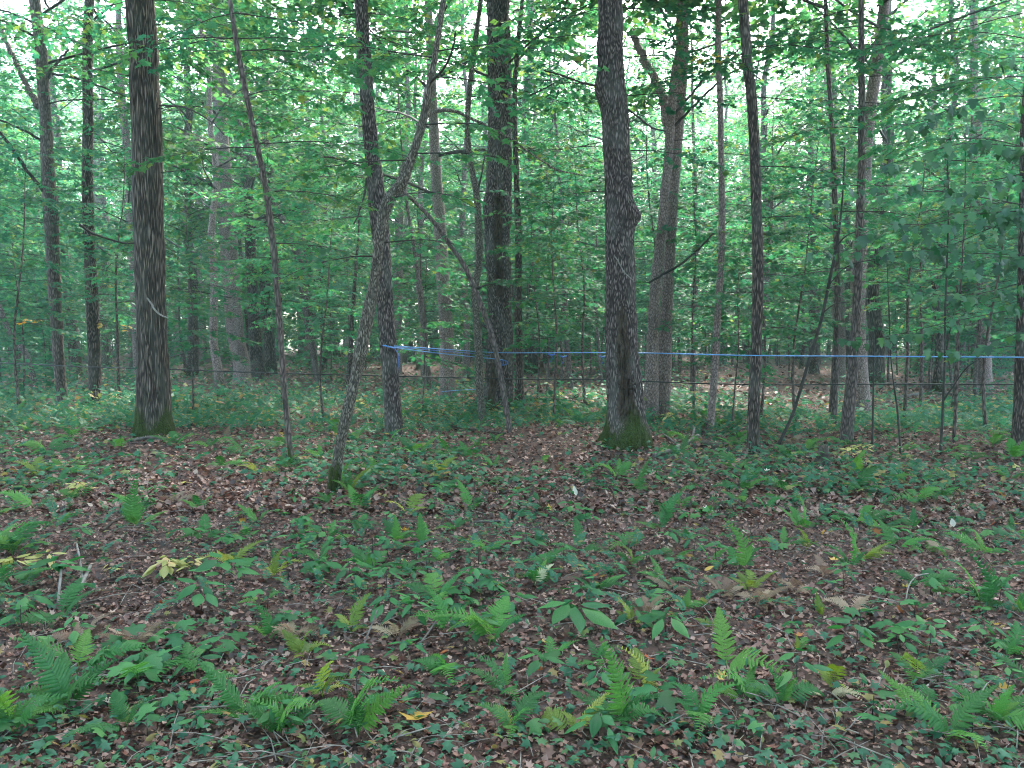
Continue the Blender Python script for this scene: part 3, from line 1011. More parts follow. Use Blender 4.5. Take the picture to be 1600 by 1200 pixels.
T('T25', 'maple_tree', [(1312, 590, 18), (1310, 480, 18), (1306, 340, 18), (1302, 230, 19), (1297, 130, 19), (1294, 69, 18)], None, 'pale',
  "pale hazy trunk far back, left of the slim forked tree", crown=2)
T('T26', 'maple_tree', [(1346, 648, 27), (1345, 600, 25), (1341, 520, 22), (1341, 440, 22), (1346, 350, 21), (1356, 200, 19)], None, 'pale',
  "stout pale trunk partly hidden by leaves behind the slim forked tree", crown=0, k=20)
T('T27', 'maple_tree', [(1272, 584, 15), (1271, 520, 13), (1268, 440, 11), (1268, 340, 9), (1266, 200, 8)], None, 'dark',
  "dark far trunk behind the middle of the black slanting sapling", crown=4)
T('T28', 'maple_tree', [(1300, 664, 12), (1304, 600, 12), (1308, 500, 10), (1308, 420, 9), (1305, 330, 8), (1300, 200, 7)], None, 'grey',
  "thin grey-brown tree between the slanting sapling and the forked tree", k=12, crown=4)
T('T29', 'maple_tree', [(1592, 708, 22), (1594, 640, 19), (1596, 560, 17), (1598, 460, 15), (1600, 360, 14), (1602, 200, 13)], None, 'dark',
  "dark tree on the right edge of the view", crown=0, k=20)
T('T30', 'straight_sapling', [(1469, 712, 4), (1473, 640, 4), (1476, 560, 3), (1477, 480, 3), (1480, 400, 3), (1482, 320, 2), (1480, 230, 2)], None, 'twig',
  "thin black upright sapling below the hanging maple leaves near the right", "sapling", flare=0.1, k=8, H=3.4)
branch('T30', [(1475, 625, 3), (1495, 595, 2), (1512, 573, 2), (1535, 558, 1)], -0.3)
branch('T30', [(1476, 560, 2), (1484, 520, 2), (1492, 480, 1)], 0.2)
T('T31', 'maple_tree', [(1538, 612, 21), (1538, 570, 20), (1535, 480, 19), (1532, 400, 18), (1528, 250, 16)], None, 'pale',
  "pale trunk behind the upright sapling, toward the right edge", crown=2)
T('T32', 'sapling_stem', [(1363, 700, 3), (1364, 640, 3), (1365, 580, 2), (1366, 530, 2)], None, 'twig', "thin dark stem left of the paired sapling stems", "sapling", H=2.0, k=6, group="slender saplings")
T('T33', 'sapling_stem', [(1407, 712, 3), (1402, 640, 3), (1395, 590, 2), (1391, 540, 2)], None, 'twig', "thin dark stem tilted left, right one of the paired sapling stems", "sapling", H=2.1, k=6, group="slender saplings")
T('T34', 'young_maple', [(672, 614, 9), (665, 540, 8), (655, 450, 7), (646, 380, 6), (636, 320, 5)], None, 'grey', "thin young tree leaning left behind the blue tubing fan", H=9, k=8)
T('T35', 'maple_tree', [(620, 596, 16), (620, 520, 15), (622, 440, 14), (624, 330, 12)], None, 'pale', "pale trunk peeping out right behind the tubing tree", crown=2)
T('T36', 'maple_tree', [(277, 560, 11), (275, 500, 11), (270, 430, 10), (266, 380, 9), (262, 250, 8)], None, 'pale', "pale hazy trunk just right of the broad furrowed tree", crown=0)
T('T37', 'maple_tree', [(319, 560, 9), (317, 500, 9), (312, 430, 8), (309, 330, 7), (307, 200, 6)], None, 'dark', "thin dark far trunk between the broad furrowed tree and the mottled trunk", crown=2)
T('T38', 'young_maple', [(542, 608, 8), (547, 560, 8), (550, 500, 7), (556, 420, 5)], None, 'dark', "short dark stem behind the leaning crooked tree", H=6, k=8)
T('T39', 'young_maple', [(892, 606, 9), (886, 540, 8), (882, 450, 7), (878, 350, 7), (872, 250, 6)], None, 'grey', "thin grey stem halfway between the scarred and moss-footed trees", H=12, k=8, crown=None)
T('T40', 'young_maple', [(1083, 616, 9), (1083, 540, 8), (1086, 460, 9), (1087, 380, 8), (1086, 280, 6)], None, 'grey', "thin stem with a swollen knot between spotted and pale smooth trunks", H=12, k=10,
  burls=[(1080, 480, -PI / 2, (0.7, 0.12), 0.7), (1092, 480, PI / 2, (0.7, 0.12), 0.6)])
T('T41', 'young_maple', [(1206, 545, 7), (1206, 480, 6), (1205, 380, 6), (1203, 250, 5)], None, 'dark', "thin distant trunk right of the dark straight tree", crown=4, k=8)
T('T42', 'young_maple', [(940, 600, 5), (935, 540, 4), (930, 470, 4), (932, 400, 3)], None, 'grey', "thin grey stem close by the left side of the moss-footed tree", H=7, k=8)
T('T43', 'dead_tree', [(55, 575, 9), (40, 552, 9), (20, 530, 8), (5, 495, 8), (-8, 460, 7)], 24, 'grey', "dead grey stem leaning out of view at the left edge", "tree", H=4, k=8)
T('T44', 'young_maple', [(1438, 640, 5), (1440, 580, 5), (1440, 520, 4), (1438, 420, 3)], None, 'grey', "short grey stem left of the upright black sapling", "sapling", H=6, k=6)
T('T45', 'young_maple', [(1490, 690, 5), (1494, 620, 5), (1497, 560, 4), (1499, 480, 3)], None, 'grey', "short grey stem right of the upright black sapling", "sapling", H=5, k=6)

def roots(key, n, length, rad, m, moss, seed):
    t = TREES[key]
    r = np.random.default_rng(seed)
    a0 = r.uniform(0, 6.28)
    R0 = float(t['R'][3])
    for i in range(n):
        a = a0 + i * 2 * PI / n + r.normal(0, 0.25)
        L = length * r.uniform(0.6, 1.25)
        P = []
        for u in (0.0, 0.25, 0.55, 1.0):
            a += r.normal(0, 0.12)
            dd = R0 * 0.55 + L * u
            x, y = t['loc'][0] + dd * math.cos(a), t['loc'][1] + dd * math.sin(a)
            z = float(gz(x, y)) - t['loc'][2] + 0.30 * (1 - u) ** 3 - 0.03 - 0.05 * u
            P.append((dd * math.cos(a), dd * math.sin(a), z))
        P2, R2 = catmull(P, np.array((1.0, 0.85, 0.6, 0.3)) * rad * r.uniform(0.7, 1.2), 0.04)
        pr, _, _ = trunk_profile(P2, R2, 10, seed + i, 0.14, 0.0)
        V, Q, T_ = tube(P2, R2, 10, pr)
        nn = len(V)
        mo = np.clip(r.random(nn) * 0.5 + 0.55, 0, 1) * moss
        ob("root", mesh_np("root", V, [Q, T_], M[m], True, {"scar": np.zeros(nn), "moss": mo}), t['root'])


roots('T18', 7, 0.42, 0.12, 'plated', 1.0, 1)
roots('T4', 6, 0.30, 0.09, 'furrowed', 0.8, 2)
roots('T15', 6, 0.35, 0.10, 'plated', 0.7, 3)
roots('T11', 4, 0.16, 0.05, 'plated', 0.3, 4)
roots('T7', 5, 0.3, 0.10, 'pale', 0.4, 5)
roots('T22', 4, 0.14, 0.045, 'dark', 0.3, 6)
roots('T12', 4, 0.10, 0.03, 'flaky', 0.6, 7)

# leafy boughs on the nearer trees (read as the bright low foliage)
for k_, x_, ys_ in [('T4', 224, (40, 0)), ('T9', 368, (60, 20)), ('T11', 567, (60, 20)), ('T15', 780, (50, 0)), ('T18', 953, (60, 10)), ('T24', 1346, (70, 40, 10)), ('T1', 63, (60, 20)), ('T2', 137, (50, 10)), ('T29', 1602, (120, 20))]:
    for i_, y_ in enumerate(ys_):
        for d_ in (0, 1):
            leafy(k_, x_, y_, (-15 + 25 * i_) if d_ else (195 - 30 * i_), 2.1 if k_ != 'T9' else 1.5, lsize=0.1, m='leaf_under' if i_ else 'leaf', seed=d_, elev=0.05)
for a in [('T1', 66, 110, 200, 2.0), ('T1', 70, 160, -30, 2.2), ('T1', 78, 260, 170, 1.8), ('T1', 80, 300, 300, 1.6),
          ('T2', 137, 150, -10, 2.4), ('T2', 137, 100, 180, 2.2), ('T2', 137, 235, 20, 1.8), ('T2', 140, 395, -20, 1.3),
          ('T4', 245, 170, -15, 2.6), ('T4', 250, 95, -30, 2.8), ('T4', 245, 270, -5, 1.6), ('T4', 210, 120, 200, 1.6),
          ('T9', 385, 150, -20, 1.8), ('T9', 400, 225, -10, 2.0), ('T9', 415, 300, -30, 1.6), ('T9', 402, 230, 190, 1.6), ('T9', 372, 80, -10, 2.2), ('T9', 425, 380, 10, 1.2),
          ('T11', 575, 150, 190, 2.2), ('T11', 570, 100, 170, 2.4), ('T11', 585, 280, 200, 1.8), ('T11', 590, 340, 185, 1.5), ('T11', 578, 200, 215, 2.0),
          ('T12', 672, 120, 10, 1.5), ('T12', 660, 195, -20, 1.2), ('T12', 645, 240, -10, 1.0), ('T12', 680, 80, -30, 1.6), ('T12', 640, 250, 190, 1.1), ('T12', 610, 310, -40, 1.2), ('T12', 678, 90, 200, 1.4),
          ('T12', 590, 400, 190, 1.0), ('T12', 592, 380, -15, 0.9),
          ('T14', 735, 150, 20, 1.4), ('T14', 745, 300, -20, 1.3), ('T14', 742, 90, 200, 1.6),
          ('T15', 795, 120, -10, 1.8), ('T15', 790, 230, 5, 1.5), ('T15', 770, 150, 190, 1.6),
          ('T18', 935, 135, 190, 1.6), ('T18', 975, 150, -10, 1.4), ('T18', 970, 90, 200, 1.6), ('T18', 980, 90, -20, 1.8), ('T18', 985, 235, -5, 1.4), ('T18', 950, 300, 190, 1.1),
          ('T20', 1050, 160, -20, 1.6), ('T20', 1046, 220, -5, 1.5), ('T20', 1035, 340, 10, 1.2), ('T20', 1055, 110, 190, 1.6),
          ('T21', 1126, 240, 10, 1.4), ('T21', 1128, 320, -10, 1.3), ('T21', 1127, 400, 20, 1.0), ('T21', 1124, 120, 190, 1.5), ('T21', 1122, 480, 200, 0.8),
          ('T22', 1180, 260, -10, 1.7), ('T22', 1174, 150, 10, 1.8), ('T22', 1170, 100, 195, 1.5), ('T22', 1182, 340, -20, 1.4), ('T22', 1168, 75, -15, 2.0), ('T22', 1184, 430, -5, 0.9),
          ('T24', 1346, 120, -10, 1.6), ('T24', 1346, 200, 190, 1.7), ('T24', 1346, 160, 20, 1.8), ('T24', 1344, 290, 200, 1.4), ('T24', 1343, 330, -15, 1.3), ('T24', 1341, 420, 190, 1.0), ('T24', 1340, 440, 0, 1.2),
          ('T24', 1337, 510, 10, 0.9), ('T24', 1346, 85, 200, 2.0),
          ('T29', 1600, 120, 185, 2.4), ('T29', 1600, 230, 190, 2.2), ('T29', 1598, 320, 200, 1.8), ('T29', 1596, 460, 185, 1.4), ('T29', 1596, 540, 190, 1.2), ('T29', 1602, 60, 180, 2.6),
          ('T30', 1480, 250, 0, 1.2), ('T30', 1480, 300, 190, 1.1), ('T30', 1477, 470, 10, 0.8), ('T23', 1300, 425, 190, 0.8), ('T23', 1315, 330, 10, 1.0), ('T23', 1318, 270, 185, 1.0)]:
    leafy(a[0], a[1], a[2], a[3], a[4], lsize=0.095, m='leaf_under' if a[0] not in ('T12', 'T11', 'T9') else 'leaf')
for a in [('T2', 150, 440, 10, 0.9), ('T5', 108, 455, 185, 1.6), ('T5', 110, 480, -5, 1.8), ('T2', 145, 500, -8, 1.6), ('T1', 86, 500, 190, 1.0), ('T20', 1060, 112, -4, 1.2), ('T22', 1168, 85, 185, 1.0)]:
    leafy(a[0], a[1], a[2], a[3], a[4] * 0.7, lsize=0.10, m='leaf_yellow', full=0.55)

# the maple bough whose big leaves hang in front on the right: every leaf a part
MAPLE_ME = [mesh_np("leaf", MAPLE[0] * np.array((1, 1, f)), MAPLE[1], M['leaf_near']) for f in (0.7, 1.0, 1.5)]


def hanging_bough(Y, label, limbs, seed):
    foot = hit(1660, 800)
    root = empty("leaning_maple_sapling", (at_y(1650, 600, Y)[0], Y, float(gz(at_y(1650, 600, Y)[0], Y))),
                 label, "sapling", "slender saplings")
    loc = np.array(root.location)
    axis = [(1650, 790, 9), (1648, 600, 8), (1655, 420, 8), (1660, 250, 7), (1668, 100, 5), (1672, 0, 4)]
    P = [at_y(a, b, Y) - loc for a, b, _ in axis]
    P[0][2] = -0.15
    P2, R2 = catmull(P, [w / 2 / F * Y for *_, w in axis], 0.1)
    V, Q, T_ = tube(P2, R2, 10)
    n = len(V)
    ob("trunk", mesh_np("trunk", V, [Q, T_], M['grey'], True, {"scar": np.zeros(n), "moss": np.zeros(n)}), root)
    r = np.random.default_rng(seed)
    for pts, nl in limbs:
        n = len(pts)
        P = [at_y(px, py, Y + r.uniform(-0.25, 0.25) * (i > 0)) - loc for i, (px, py) in enumerate(pts)]
        P2, R2 = catmull(P, np.linspace(0.007, 0.0015, n), 0.07)
        V, Q, T_ = tube(P2, R2, 5)
        k = len(V)
        o = ob("branch", mesh_np("branch", V, [Q, T_], M['twig'], True), root)
        for i in range(nl):
            t = r.uniform(0.12, 1.0) * (len(P2) - 1)
            j = int(min(t, len(P2) - 2))
            p = P2[j] + (P2[j + 1] - P2[j]) * (t - j)
            off = np.array((r.normal(0, 0.05), r.normal(0, 0.10), r.normal(-0.03, 0.03)))
            s = r.uniform(0.07, 0.125)
            ob("leaf", MAPLE_ME[int(r.integers(3))], root, p + off, (r.normal(0, 0.3), r.normal(1.1, 0.3), -PI / 2 + r.normal(0, 0.75)), float(s))



LIMBS_A = [([(1655, 420), (1600, 405), (1545, 402), (1495, 420)], 34), ([(1657, 330), (1590, 330), (1520, 335), (1450, 350), (1385, 352), (1335, 372)], 62), ([(1657, 330), (1560, 352), (1480, 385), (1420, 392)], 30),
           ([(1660, 240), (1580, 228), (1500, 225), (1430, 245), (1370, 262)], 44), ([(1660, 240), (1600, 270), (1530, 285), (1470, 292)], 30), ([(1664, 165), (1590, 150), (1510, 160), (1440, 190), (1390, 195)], 36),
           ([(1656, 480), (1600, 470), (1560, 480)], 16), ([(1666, 110), (1600, 90), (1540, 95)], 20)]
LIMBS_B = [([(1656, 480), (1590, 520), (1520, 540), (1455, 548)], 26), ([(1655, 420), (1560, 452), (1480, 462), (1395, 445)], 40), ([(1657, 330), (1480, 300), (1380, 290), (1285, 305)], 44),
           ([(1655, 400), (1500, 395), (1350, 392), (1255, 392)], 40), ([(1656, 470), (1500, 500), (1360, 530), (1300, 520)], 30), ([(1656, 250), (1560, 190), (1480, 205)], 18)]
hanging_bough(7.6, "near maple sapling whose large dark leaves hang in from the right edge", LIMBS_A, 5)
hanging_bough(9.2, "second maple sapling at the right edge, its long leafy boughs lower and behind", LIMBS_B, 6)

# ------------------------------------------------------------------ woods behind: every tree a thing
MARKS = [(80, "the slim bent tree"), (240, "the broad furrowed tree"), (378, "the mottled pale trunk"), (525, "the leaning crooked tree"), (616, "the tubing tree"), (778, "the scarred tree"),
         (978, "the moss-footed tree"), (1110, "the pale smooth trunk"), (1177, "the dark straight tree"), (1322, "the forked slim tree"), (1470, "the upright sapling")]
ORD = "first second third fourth fifth sixth seventh eighth ninth tenth eleventh twelfth thirteenth fourteenth fifteenth sixteenth seventeenth eighteenth nineteenth twentieth".split()


def ordn(i):
    if i < 20:
        return ORD[i]
    tens = ["", "", "twenty", "thirty", "forty", "fifty", "sixty", "seventy", "eighty", "ninety"][(i + 1) // 10]
    u = (i + 1) % 10
    if u == 0:
        return tens[:-1] + "ieth"
    return tens + "-" + ORD[u - 1]


def interval(px):
    k = -1
    for i, (x, _) in enumerate(MARKS):
        if px >= x:
            k = i
    if k < 0:
        return "left of " + MARKS[0][1]
    if k == len(MARKS) - 1:
        return "right of " + MARKS[-1][1]
    return "between %s and %s" % (MARKS[k][1].replace("the ", ""), MARKS[k + 1][1].replace("the ", ""))


feet = [(t['loc'][0], t['loc'][1], 1.2) for t in TREES.values()]


def free(x, y, gap):
    for a, b, g in feet:
        if (a - x) ** 2 + (b - y) ** 2 < max(g, gap) ** 2:
            return False
    return True


PLANTED = []
LANES = [(t['foot'][0], t['Y'], p) for k_, t in TREES.items() for p in (0.9,) if t['Y'] > 15 and k_ not in ('T41', 'T39', 'T43')]


def lane(x, y):
    px = 800 + F * x / y
    w = 20 + 560 / y
    return any(abs(px - a) < w and y < Y - 0.8 for a, Y, _ in LANES)


rt = np.random.default_rng(21)


def plant(kind, var, x, y, s, rz):
    PLANTED.append((kind, var, x, y, s, rz))
    feet.append((x, y, 1.3))


def in_view(x, y, m=1.12):
    return y > 0 and abs(x) < 0.65 * y * m + 2.5


# canopy trees
tries = 0
cnt = 0
while cnt < 190 and tries < 12000:
    tries += 1
    y = 25 + 69 * rt.random() ** 0.72
    x = rt.uniform(-1, 1) * (0.65 * y * 1.06 + 2)
    if not free(x, y, 2.4):
        continue
    plant('tree', int(rt.integers(5)), x, y, rt.uniform(0.95, 1.3), rt.uniform(0, 6.28))
    cnt += 1
# understory in the middle distance and beyond
tries = cnt = 0
while cnt < 235 and tries < 8000:
    tries += 1
    y = 18 + 66 * rt.random() ** 0.8
    x = rt.uniform(-1, 1) * (0.65 * y * 1.05 + 1)
    if not free(x, y, 1.2) or (rt.random() < 0.85 and lane(x, y)):
        continue
    plant('sapling', int(rt.integers(5)), x, y, rt.uniform(0.8, 1.2), rt.uniform(0, 6.28))
    cnt += 1
tries = cnt = 0
while cnt < 75 and tries < 6000:
    tries += 1
    y = 28 + 60 * rt.random() ** 0.8
    x = rt.uniform(-1, 1) * (0.65 * y * 1.05 + 1)
    pxx = 800 + F * x / y
    if not free(x, y, 0.9) or (rt.random() < 0.8 and lane(x, y)) or (rt.random() < 0.75 and (990 < pxx < 1460 or 260 < pxx < 700)):
        continue
    plant('sapling', 2, x, y, rt.uniform(0.8, 1.3), rt.uniform(0, 6.28))
    cnt += 1
# nearer saplings with lobed leaves, set back from the open middle
for x, y, v, s in [(-9.0, 15.5, 1, 1.0), (-7.2, 17.5, 3, 1.0), (-4.6, 17.0, 1, 0.95), (-10.5, 13.0, 2, 1.1), (-2.4, 19.5, 3, 0.9), (0.6, 19.0, 0, 1.0), (1.9, 16.8, 2, 1.0), (3.4, 18.5, 1, 1.0),
                   (4.9, 15.5, 0, 1.0), (6.6, 16.5, 3, 0.95), (7.9, 14.0, 1, 0.9), (8.6, 11.6, 0, 1.0), (9.9, 15.5, 3, 1.0), (6.0, 12.8, 2, 1.05), (11.8, 18.0, 1, 1.1), (-12.5, 18.5, 3, 1.0), (-5.8, 14.6, 2, 1.1), (2.9, 14.6, 2, 0.9)]:
    a_ = rt.uniform(0, 6.28)
    if not lane(x, y):
        plant('near', v, x, y, s, a_)
for px, y, v, s in [(300, 14.5, 2, 1.0), (505, 15.5, 0, 0.9), (660, 16.5, 2, 1.0), (865, 15.0, 0, 0.95), (1085, 17.0, 0, 1.0), (1145, 14.0, 2, 0.9), (1245, 15.0, 0, 1.0), (1415, 15.5, 1, 0.85), (1545, 13.0, 0, 1.0), (30, 15.5, 0, 1.05), (185, 18.0, 1, 0.9), (440, 18.5, 1, 0.9), (915, 19.0, 1, 0.9), (1490, 18.0, 1, 0.95)]:
    x = (px - 800) / F * y
    plant('near', v, x, y, s, rt.uniform(0, 6.28))
# unseen trees added beside and behind the viewpoint so their crowns shade the foreground
for x, y, v, s in [(-7.0, 4.5, 5, 1.0), (7.2, 3.6, 6, 1.0), (-3.6, -2.5, 6, 1.0), (3.6, -3.0, 5, 1.0), (-10.5, 0.0, 5, 1.0), (11.0, 7.5, 5, 1.0), (0.2, -7.5, 5, 1.05), (-11.5, 9.0, 6, 1.0), (9.5, -3.5, 6, 1.0), (-8.0, -7.0, 5, 1.0), (6.0, -9.0, 6, 1.0), (-1.5, -14.0, 5, 1.1), (-7, -14, 6, 1.1), (7, -15, 5, 1.1)]:
    plant('tree', v, x, y, s, rt.uniform(0, 6.28))

labels = {}
entries = []
for kind, v, x, y, s, rz in PLANTED:
    px, py = to_px((x, y, float(gz(x, y)))) if y > 2 else (-5000 + x * 100 + y, 0)
    if kind == 'tree':
        adj = {0: "grey-barked", 1: "dark-barked", 2: "pale-barked", 3: "furrowed", 4: "slender dark", 5: "tall furrowed", 6: "tall grey"}[v]
        noun = "forest tree"
    elif kind == 'near':
        adj, noun = "leafy", "young maple"
    else:
        adj, noun = ("tall" if v in (1, 3, 4) else "short"), "understory sapling"
    out = not (-20 < px < 1620)
    key = (adj, noun, "beside" if out else interval(px))
    entries.append((key, px, out))
    labels.setdefault(key, []).append(px)
for (kind, v, x, y, s, rz), (key, px, out) in zip(PLANTED, entries):
    arr = sorted(labels[key])
    i = arr.index(px)
    if out:
        lab = "%s %s beyond the frame, %s of that kind from the left" % (key[0], key[1].replace("understory ", ""), ordn(sum(1 for e in entries if e[0] == key and e[1] < px)))
    elif len(arr) == 1:
        lab = "%s %s in the background, %s" % (key[0], key[1], key[2])
    else:
        lab = "%s %s, %s from left, %s" % (key[0], key[1], ordn(i), key[2])
    V_ = {'tree': CANOPY, 'sapling': SAP_FAR, 'near': SAP_NEAR}[kind][v]
    nm = {'tree': "forest_tree", 'sapling': "understory_sapling", 'near': "young_maple"}[kind]
    t = empty(nm, (x, y, float(gz(x, y)) - 0.05), lab, "tree" if kind == 'tree' else "sapling",
              {'tree': "trees of the woods behind", 'sapling': "understory saplings behind", 'near': "young maples in the middle distance"}[kind], rz, s)
    ob("trunk", V_['trunk'], t)
    ob("twigs", V_['twigs'], t)["kind"] = "stuff"
    ob("crown", V_['crown'], t)["kind"] = "stuff"

# the far woods that read as one mass
def far_woods():
    r = np.random.default_rng(31)
    n = 230000
    y = r.uniform(95, 130, n)
    x = r.uniform(-1, 1, n) * (0.68 * y + 8)
    z = 0.3 + 26 * r.random(n) ** 0.8
    # clumped: keep leaves near clump centres
    c = r.uniform(-1, 1, (3400, 3)) * np.array((92, 14, 18)) + np.array((0, 108, 18))
    thin = (c[:, 0] / c[:, 1] > 0.33) & (c[:, 2] > 20)
    c[thin & (r.random(3400) < 0.6), 2] -= 16
    idx = r.integers(0, 3400, n)
    p = c[idx] + r.normal(0, 1, (n, 3)) * np.array((1.8, 1.8, 0.8))
    p[:, 2] = np.abs(p[:, 2])
    V, T_ = scatter((QUADV, QUADT), p, r.uniform(0, 6.28, n), r.normal(0.2, 0.4, n), r.normal(0, 0.5, n), r.uniform(0.35, 0.65, n))
    o = ob("far_woods", mesh_np("far_woods", V, T_, M['leaf']))
    tag(o, "far-off mass of green woods closing the view between the trunks", None, None, "stuff")


far_woods()


def shade_woods_behind():  # unseen leaf mass, added to cut skylight reaching the trunks from behind the camera
    r = np.random.default_rng(33)
    n = 60000
    nc = 1500
    a = r.uniform(-PI - 0.35, 0.35, nc)
    d = r.uniform(15, 32, nc)
    c = np.stack([d * np.cos(a), d * np.sin(a) - 1, 0.6 + 19 * r.random(nc) ** 0.9], -1)
    idx = r.integers(0, nc, n)
    p = c[idx] + r.normal(0, 1, (n, 3)) * np.array((1.3, 1.3, 0.45))
    p[:, 2] = np.abs(p[:, 2]) + 0.2
    V, T_ = scatter((QUADV, QUADT), p, r.uniform(0, 6.28, n), r.normal(0.2, 0.35, n), r.normal(0, 0.4, n), r.uniform(0.22, 0.38, n))
    o = ob("added_shade_woods", mesh_np("added_shade_woods", V, T_, M['leaf']))
    tag(o, "unseen mass of green leaves added behind the viewpoint to block skylight", None, None, "stuff")


shade_woods_behind()

# ------------------------------------------------------------------ leaf litter and low undergrowth
def bare(x, y):
    """how open the floor is here (1 = bare litter), read off the photograph"""
    px, py = 800 + F * x / y, 532 + F * CAM_Z / y
    b = 0.0 * x
    for cx, cy_, sx, sy, a in [(340, 765, 130, 45, 1.0), (200, 930, 170, 80, 0.9), (850, 720, 130, 60, 1.0), (960, 850, 110, 70, 0.6), (1260, 940, 150, 80, 0.8), (1420, 1010, 120, 60, 0.7), (620, 1010, 120, 60, 0.5),
                               (1020, 700, 90, 25, 0.7), (700, 640, 120, 15, 0.5), (1250, 605, 210, 50, 1.0), (1430, 610, 130, 40, 0.9), (880, 600, 110, 24, 0.9), (420, 585, 130, 20, 0.8), (650, 590, 90, 20, 0.8), (860, 610, 90, 14, 0.9), (320, 645, 60, 12, 0.4), (120, 660, 60, 15, 0.5), (1560, 770, 60, 40, 0.7), (950, 790, 90, 40, 0.8)]:
        b = np.maximum(b, a * np.exp(-((px - cx) / sx) ** 2 - ((py - cy_) / sy) ** 2))
    return b


def patch(x, y, s=1.0):
    return 0.5 + 0.25 * np.sin(x * 1.3 * s + 1.1 * np.sin(y * 0.9 * s)) + 0.25 * np.sin(y * 1.1 * s + 1.3 * np.sin(x * 0.7 * s + 2))


def view_points(r, n, y0, y1, power=1.0, margin=1.15):
    """points on the floor spread evenly over the picture between two distances"""
    u = r.random(n)
    inv = 1 / y0 + (1 / y1 - 1 / y0) * u ** power
    y = 1 / inv
    x = r.uniform(-1, 1, n) * (0.65 * y * margin + 0.6)
    return x, y


def litter():
    r = np.random.default_rng(41)
    mbv, mbt, o = [], [], 0
    for tpl, n, y0, y1, s0, s1 in [((CURLV, CURLT), 11000, 2.3, 8, 0.022, 0.06), ((CURL4V, CURL4T), 95000, 2.3, 9, 0.012, 0.042), ((CURL4V, CURL4T), 60000, 7, 26, 0.035, 0.085), ((QUADV * np.array((1, 1, -1.5)), QUADT), 14000, 20, 60, 0.1, 0.2)]:
        u = r.random(n)
        y = y0 + (y1 - y0) * u ** 0.9
        if y1 > 20:
            x, y = view_points(r, n, y0, y1)
        else:
            x = r.uniform(-1, 1, n) * (0.65 * y * 1.2 + 0.8)
        z = gz(x, y) + r.uniform(0.0, 0.025, n) * np.clip(y / 6, 0.6, 2)
        V, T_ = scatter(tpl, np.stack([x, y, z], -1), r.uniform(0, 6.28, n), r.normal(-0.12, 0.36, n), r.normal(0, 0.42, n), s0 + (s1 - s0) * r.random(n) ** 1.6)
        mbv.append(V)
        mbt.append(T_ + o)
        o += len(V)
    ob_ = ob("leaf_litter", mesh_np("leaf_litter", np.vstack(mbv), [np.vstack(mbt)], M['litter']))
    tag(ob_, "brown layer of dead leaves covering the forest floor", None, None, "stuff")
    # fine twigs and stalks among the leaves
    mb = MB()
    x, y = view_points(r, 900, 2.5, 16)
    for i in range(900):
        L = r.uniform(0.08, 0.4)
        a = r.uniform(0, PI)
        c = np.array((x[i], y[i], float(gz(x[i], y[i])) + 0.03))
        d = np.array((math.cos(a), math.sin(a), r.normal(0, 0.12)))
        mid = c + np.array((0, 0, 0.015)) + r.normal(0, 0.02, 3) * L
        mb.tube(np.array([c - d * L / 2, mid, c + d * L / 2]), np.array((0.0022, 0.002, 0.001)) * r.uniform(0.6, 1.6), 3)
    o2 = ob("twig_litter", mb.mesh("twig_litter", M['twig_pale']))
    tag(o2, "thin fallen twigs and dry stalks strewn over the dead leaves", None, None, "stuff")


litter()


def frond_arrays(r, pairs=16, seg=4, width=0.17, arch=0.35, simple=False):
    """a pinnate frond along +X, length 1, pinnae with a toothed edge"""
    V, F3 = [], []

    def rz_(t):
        return arch * (t - t * t * 1.25), t

    def pt(t):
        return np.array((t * (1 - 0.12 * arch * t), 0.0, arch * (0.95 * t - 1.25 * t * t)))
    # rachis ribbon
    k = 8
    for i in range(k + 1):
        t = i / k
        p = pt(t)
        w = 0.006 * (1 - 0.7 * t)
        V += [p + (0, w, 0.002), p - (0, w, -0.002)]
    for i in range(k):
        a = 2 * i
        F3 += [(a, a + 1, a + 3), (a, a + 3, a + 2)]
    for i in range(pairs):
        t = 0.16 + 0.83 * (i + 0.5) / pairs
        e = math.sin(min(1, (t - 0.05) / 0.30) * PI / 2) * (1 - max(0, t - 0.3) / 0.72) ** 0.85
        L = width * max(0.06, e) * r.uniform(0.92, 1.08)
        base = pt(t)
        hw = 0.42 / pairs * (0.92 if not simple else 1.3)
        for sd in (1, -1):
            ang = r.normal(1.2, 0.05) - 0.3 * t
            d = np.array((math.cos(ang), sd * math.sin(ang), r.normal(-0.10, 0.10)))
            nrm = np.array((-sd * d[1] * sd, d[0] * sd, 0)) if False else np.array((math.sin(ang), -sd * math.cos(ang), 0))
            o = len(V)
            if simple:
                V += [base, base + d * L * 0.45 + nrm * hw, base + d * L, base + d * L * 0.45 - nrm * hw]
                F3 += [(o, o + 2, o + 1), (o, o + 3, o + 2)]
                continue
            m = 4
            # lanceolate pinna: mid line, a lightly notched edge on both sides
            prof = [1.0, 0.98, 0.80, 0.48]
            for q in range(m + 1):
                u = q / m
                V.append(base + d * L * u + np.array((0, 0, -0.10 * L * u * u)))
            for q in range(m):
                u = q / m
                ww = hw * prof[q] * r.uniform(0.85, 1.1)
                fw = d * L * 0.08
                V.append(base + d * L * u + fw + nrm * ww + np.array((0, 0, -0.10 * L * u * u - 0.012)))
                V.append(base + d * L * u + fw - nrm * ww + np.array((0, 0, -0.10 * L * u * u - 0.012)))
            e0 = o + m + 1
            for q in range(m):
                for k2, flip in ((0, 0), (1, 1)):
                    a_, b_ = o + q, o + q + 1
                    c_ = e0 + 2 * q + k2
                    F3.append((a_, c_, b_) if flip else (a_, b_, c_))
                    if q < m - 1:
                        d_ = e0 + 2 * (q + 1) + k2
                        F3.append((b_, c_, d_) if flip else (b_, d_, c_))
    return np.array(V, float), np.array(F3)


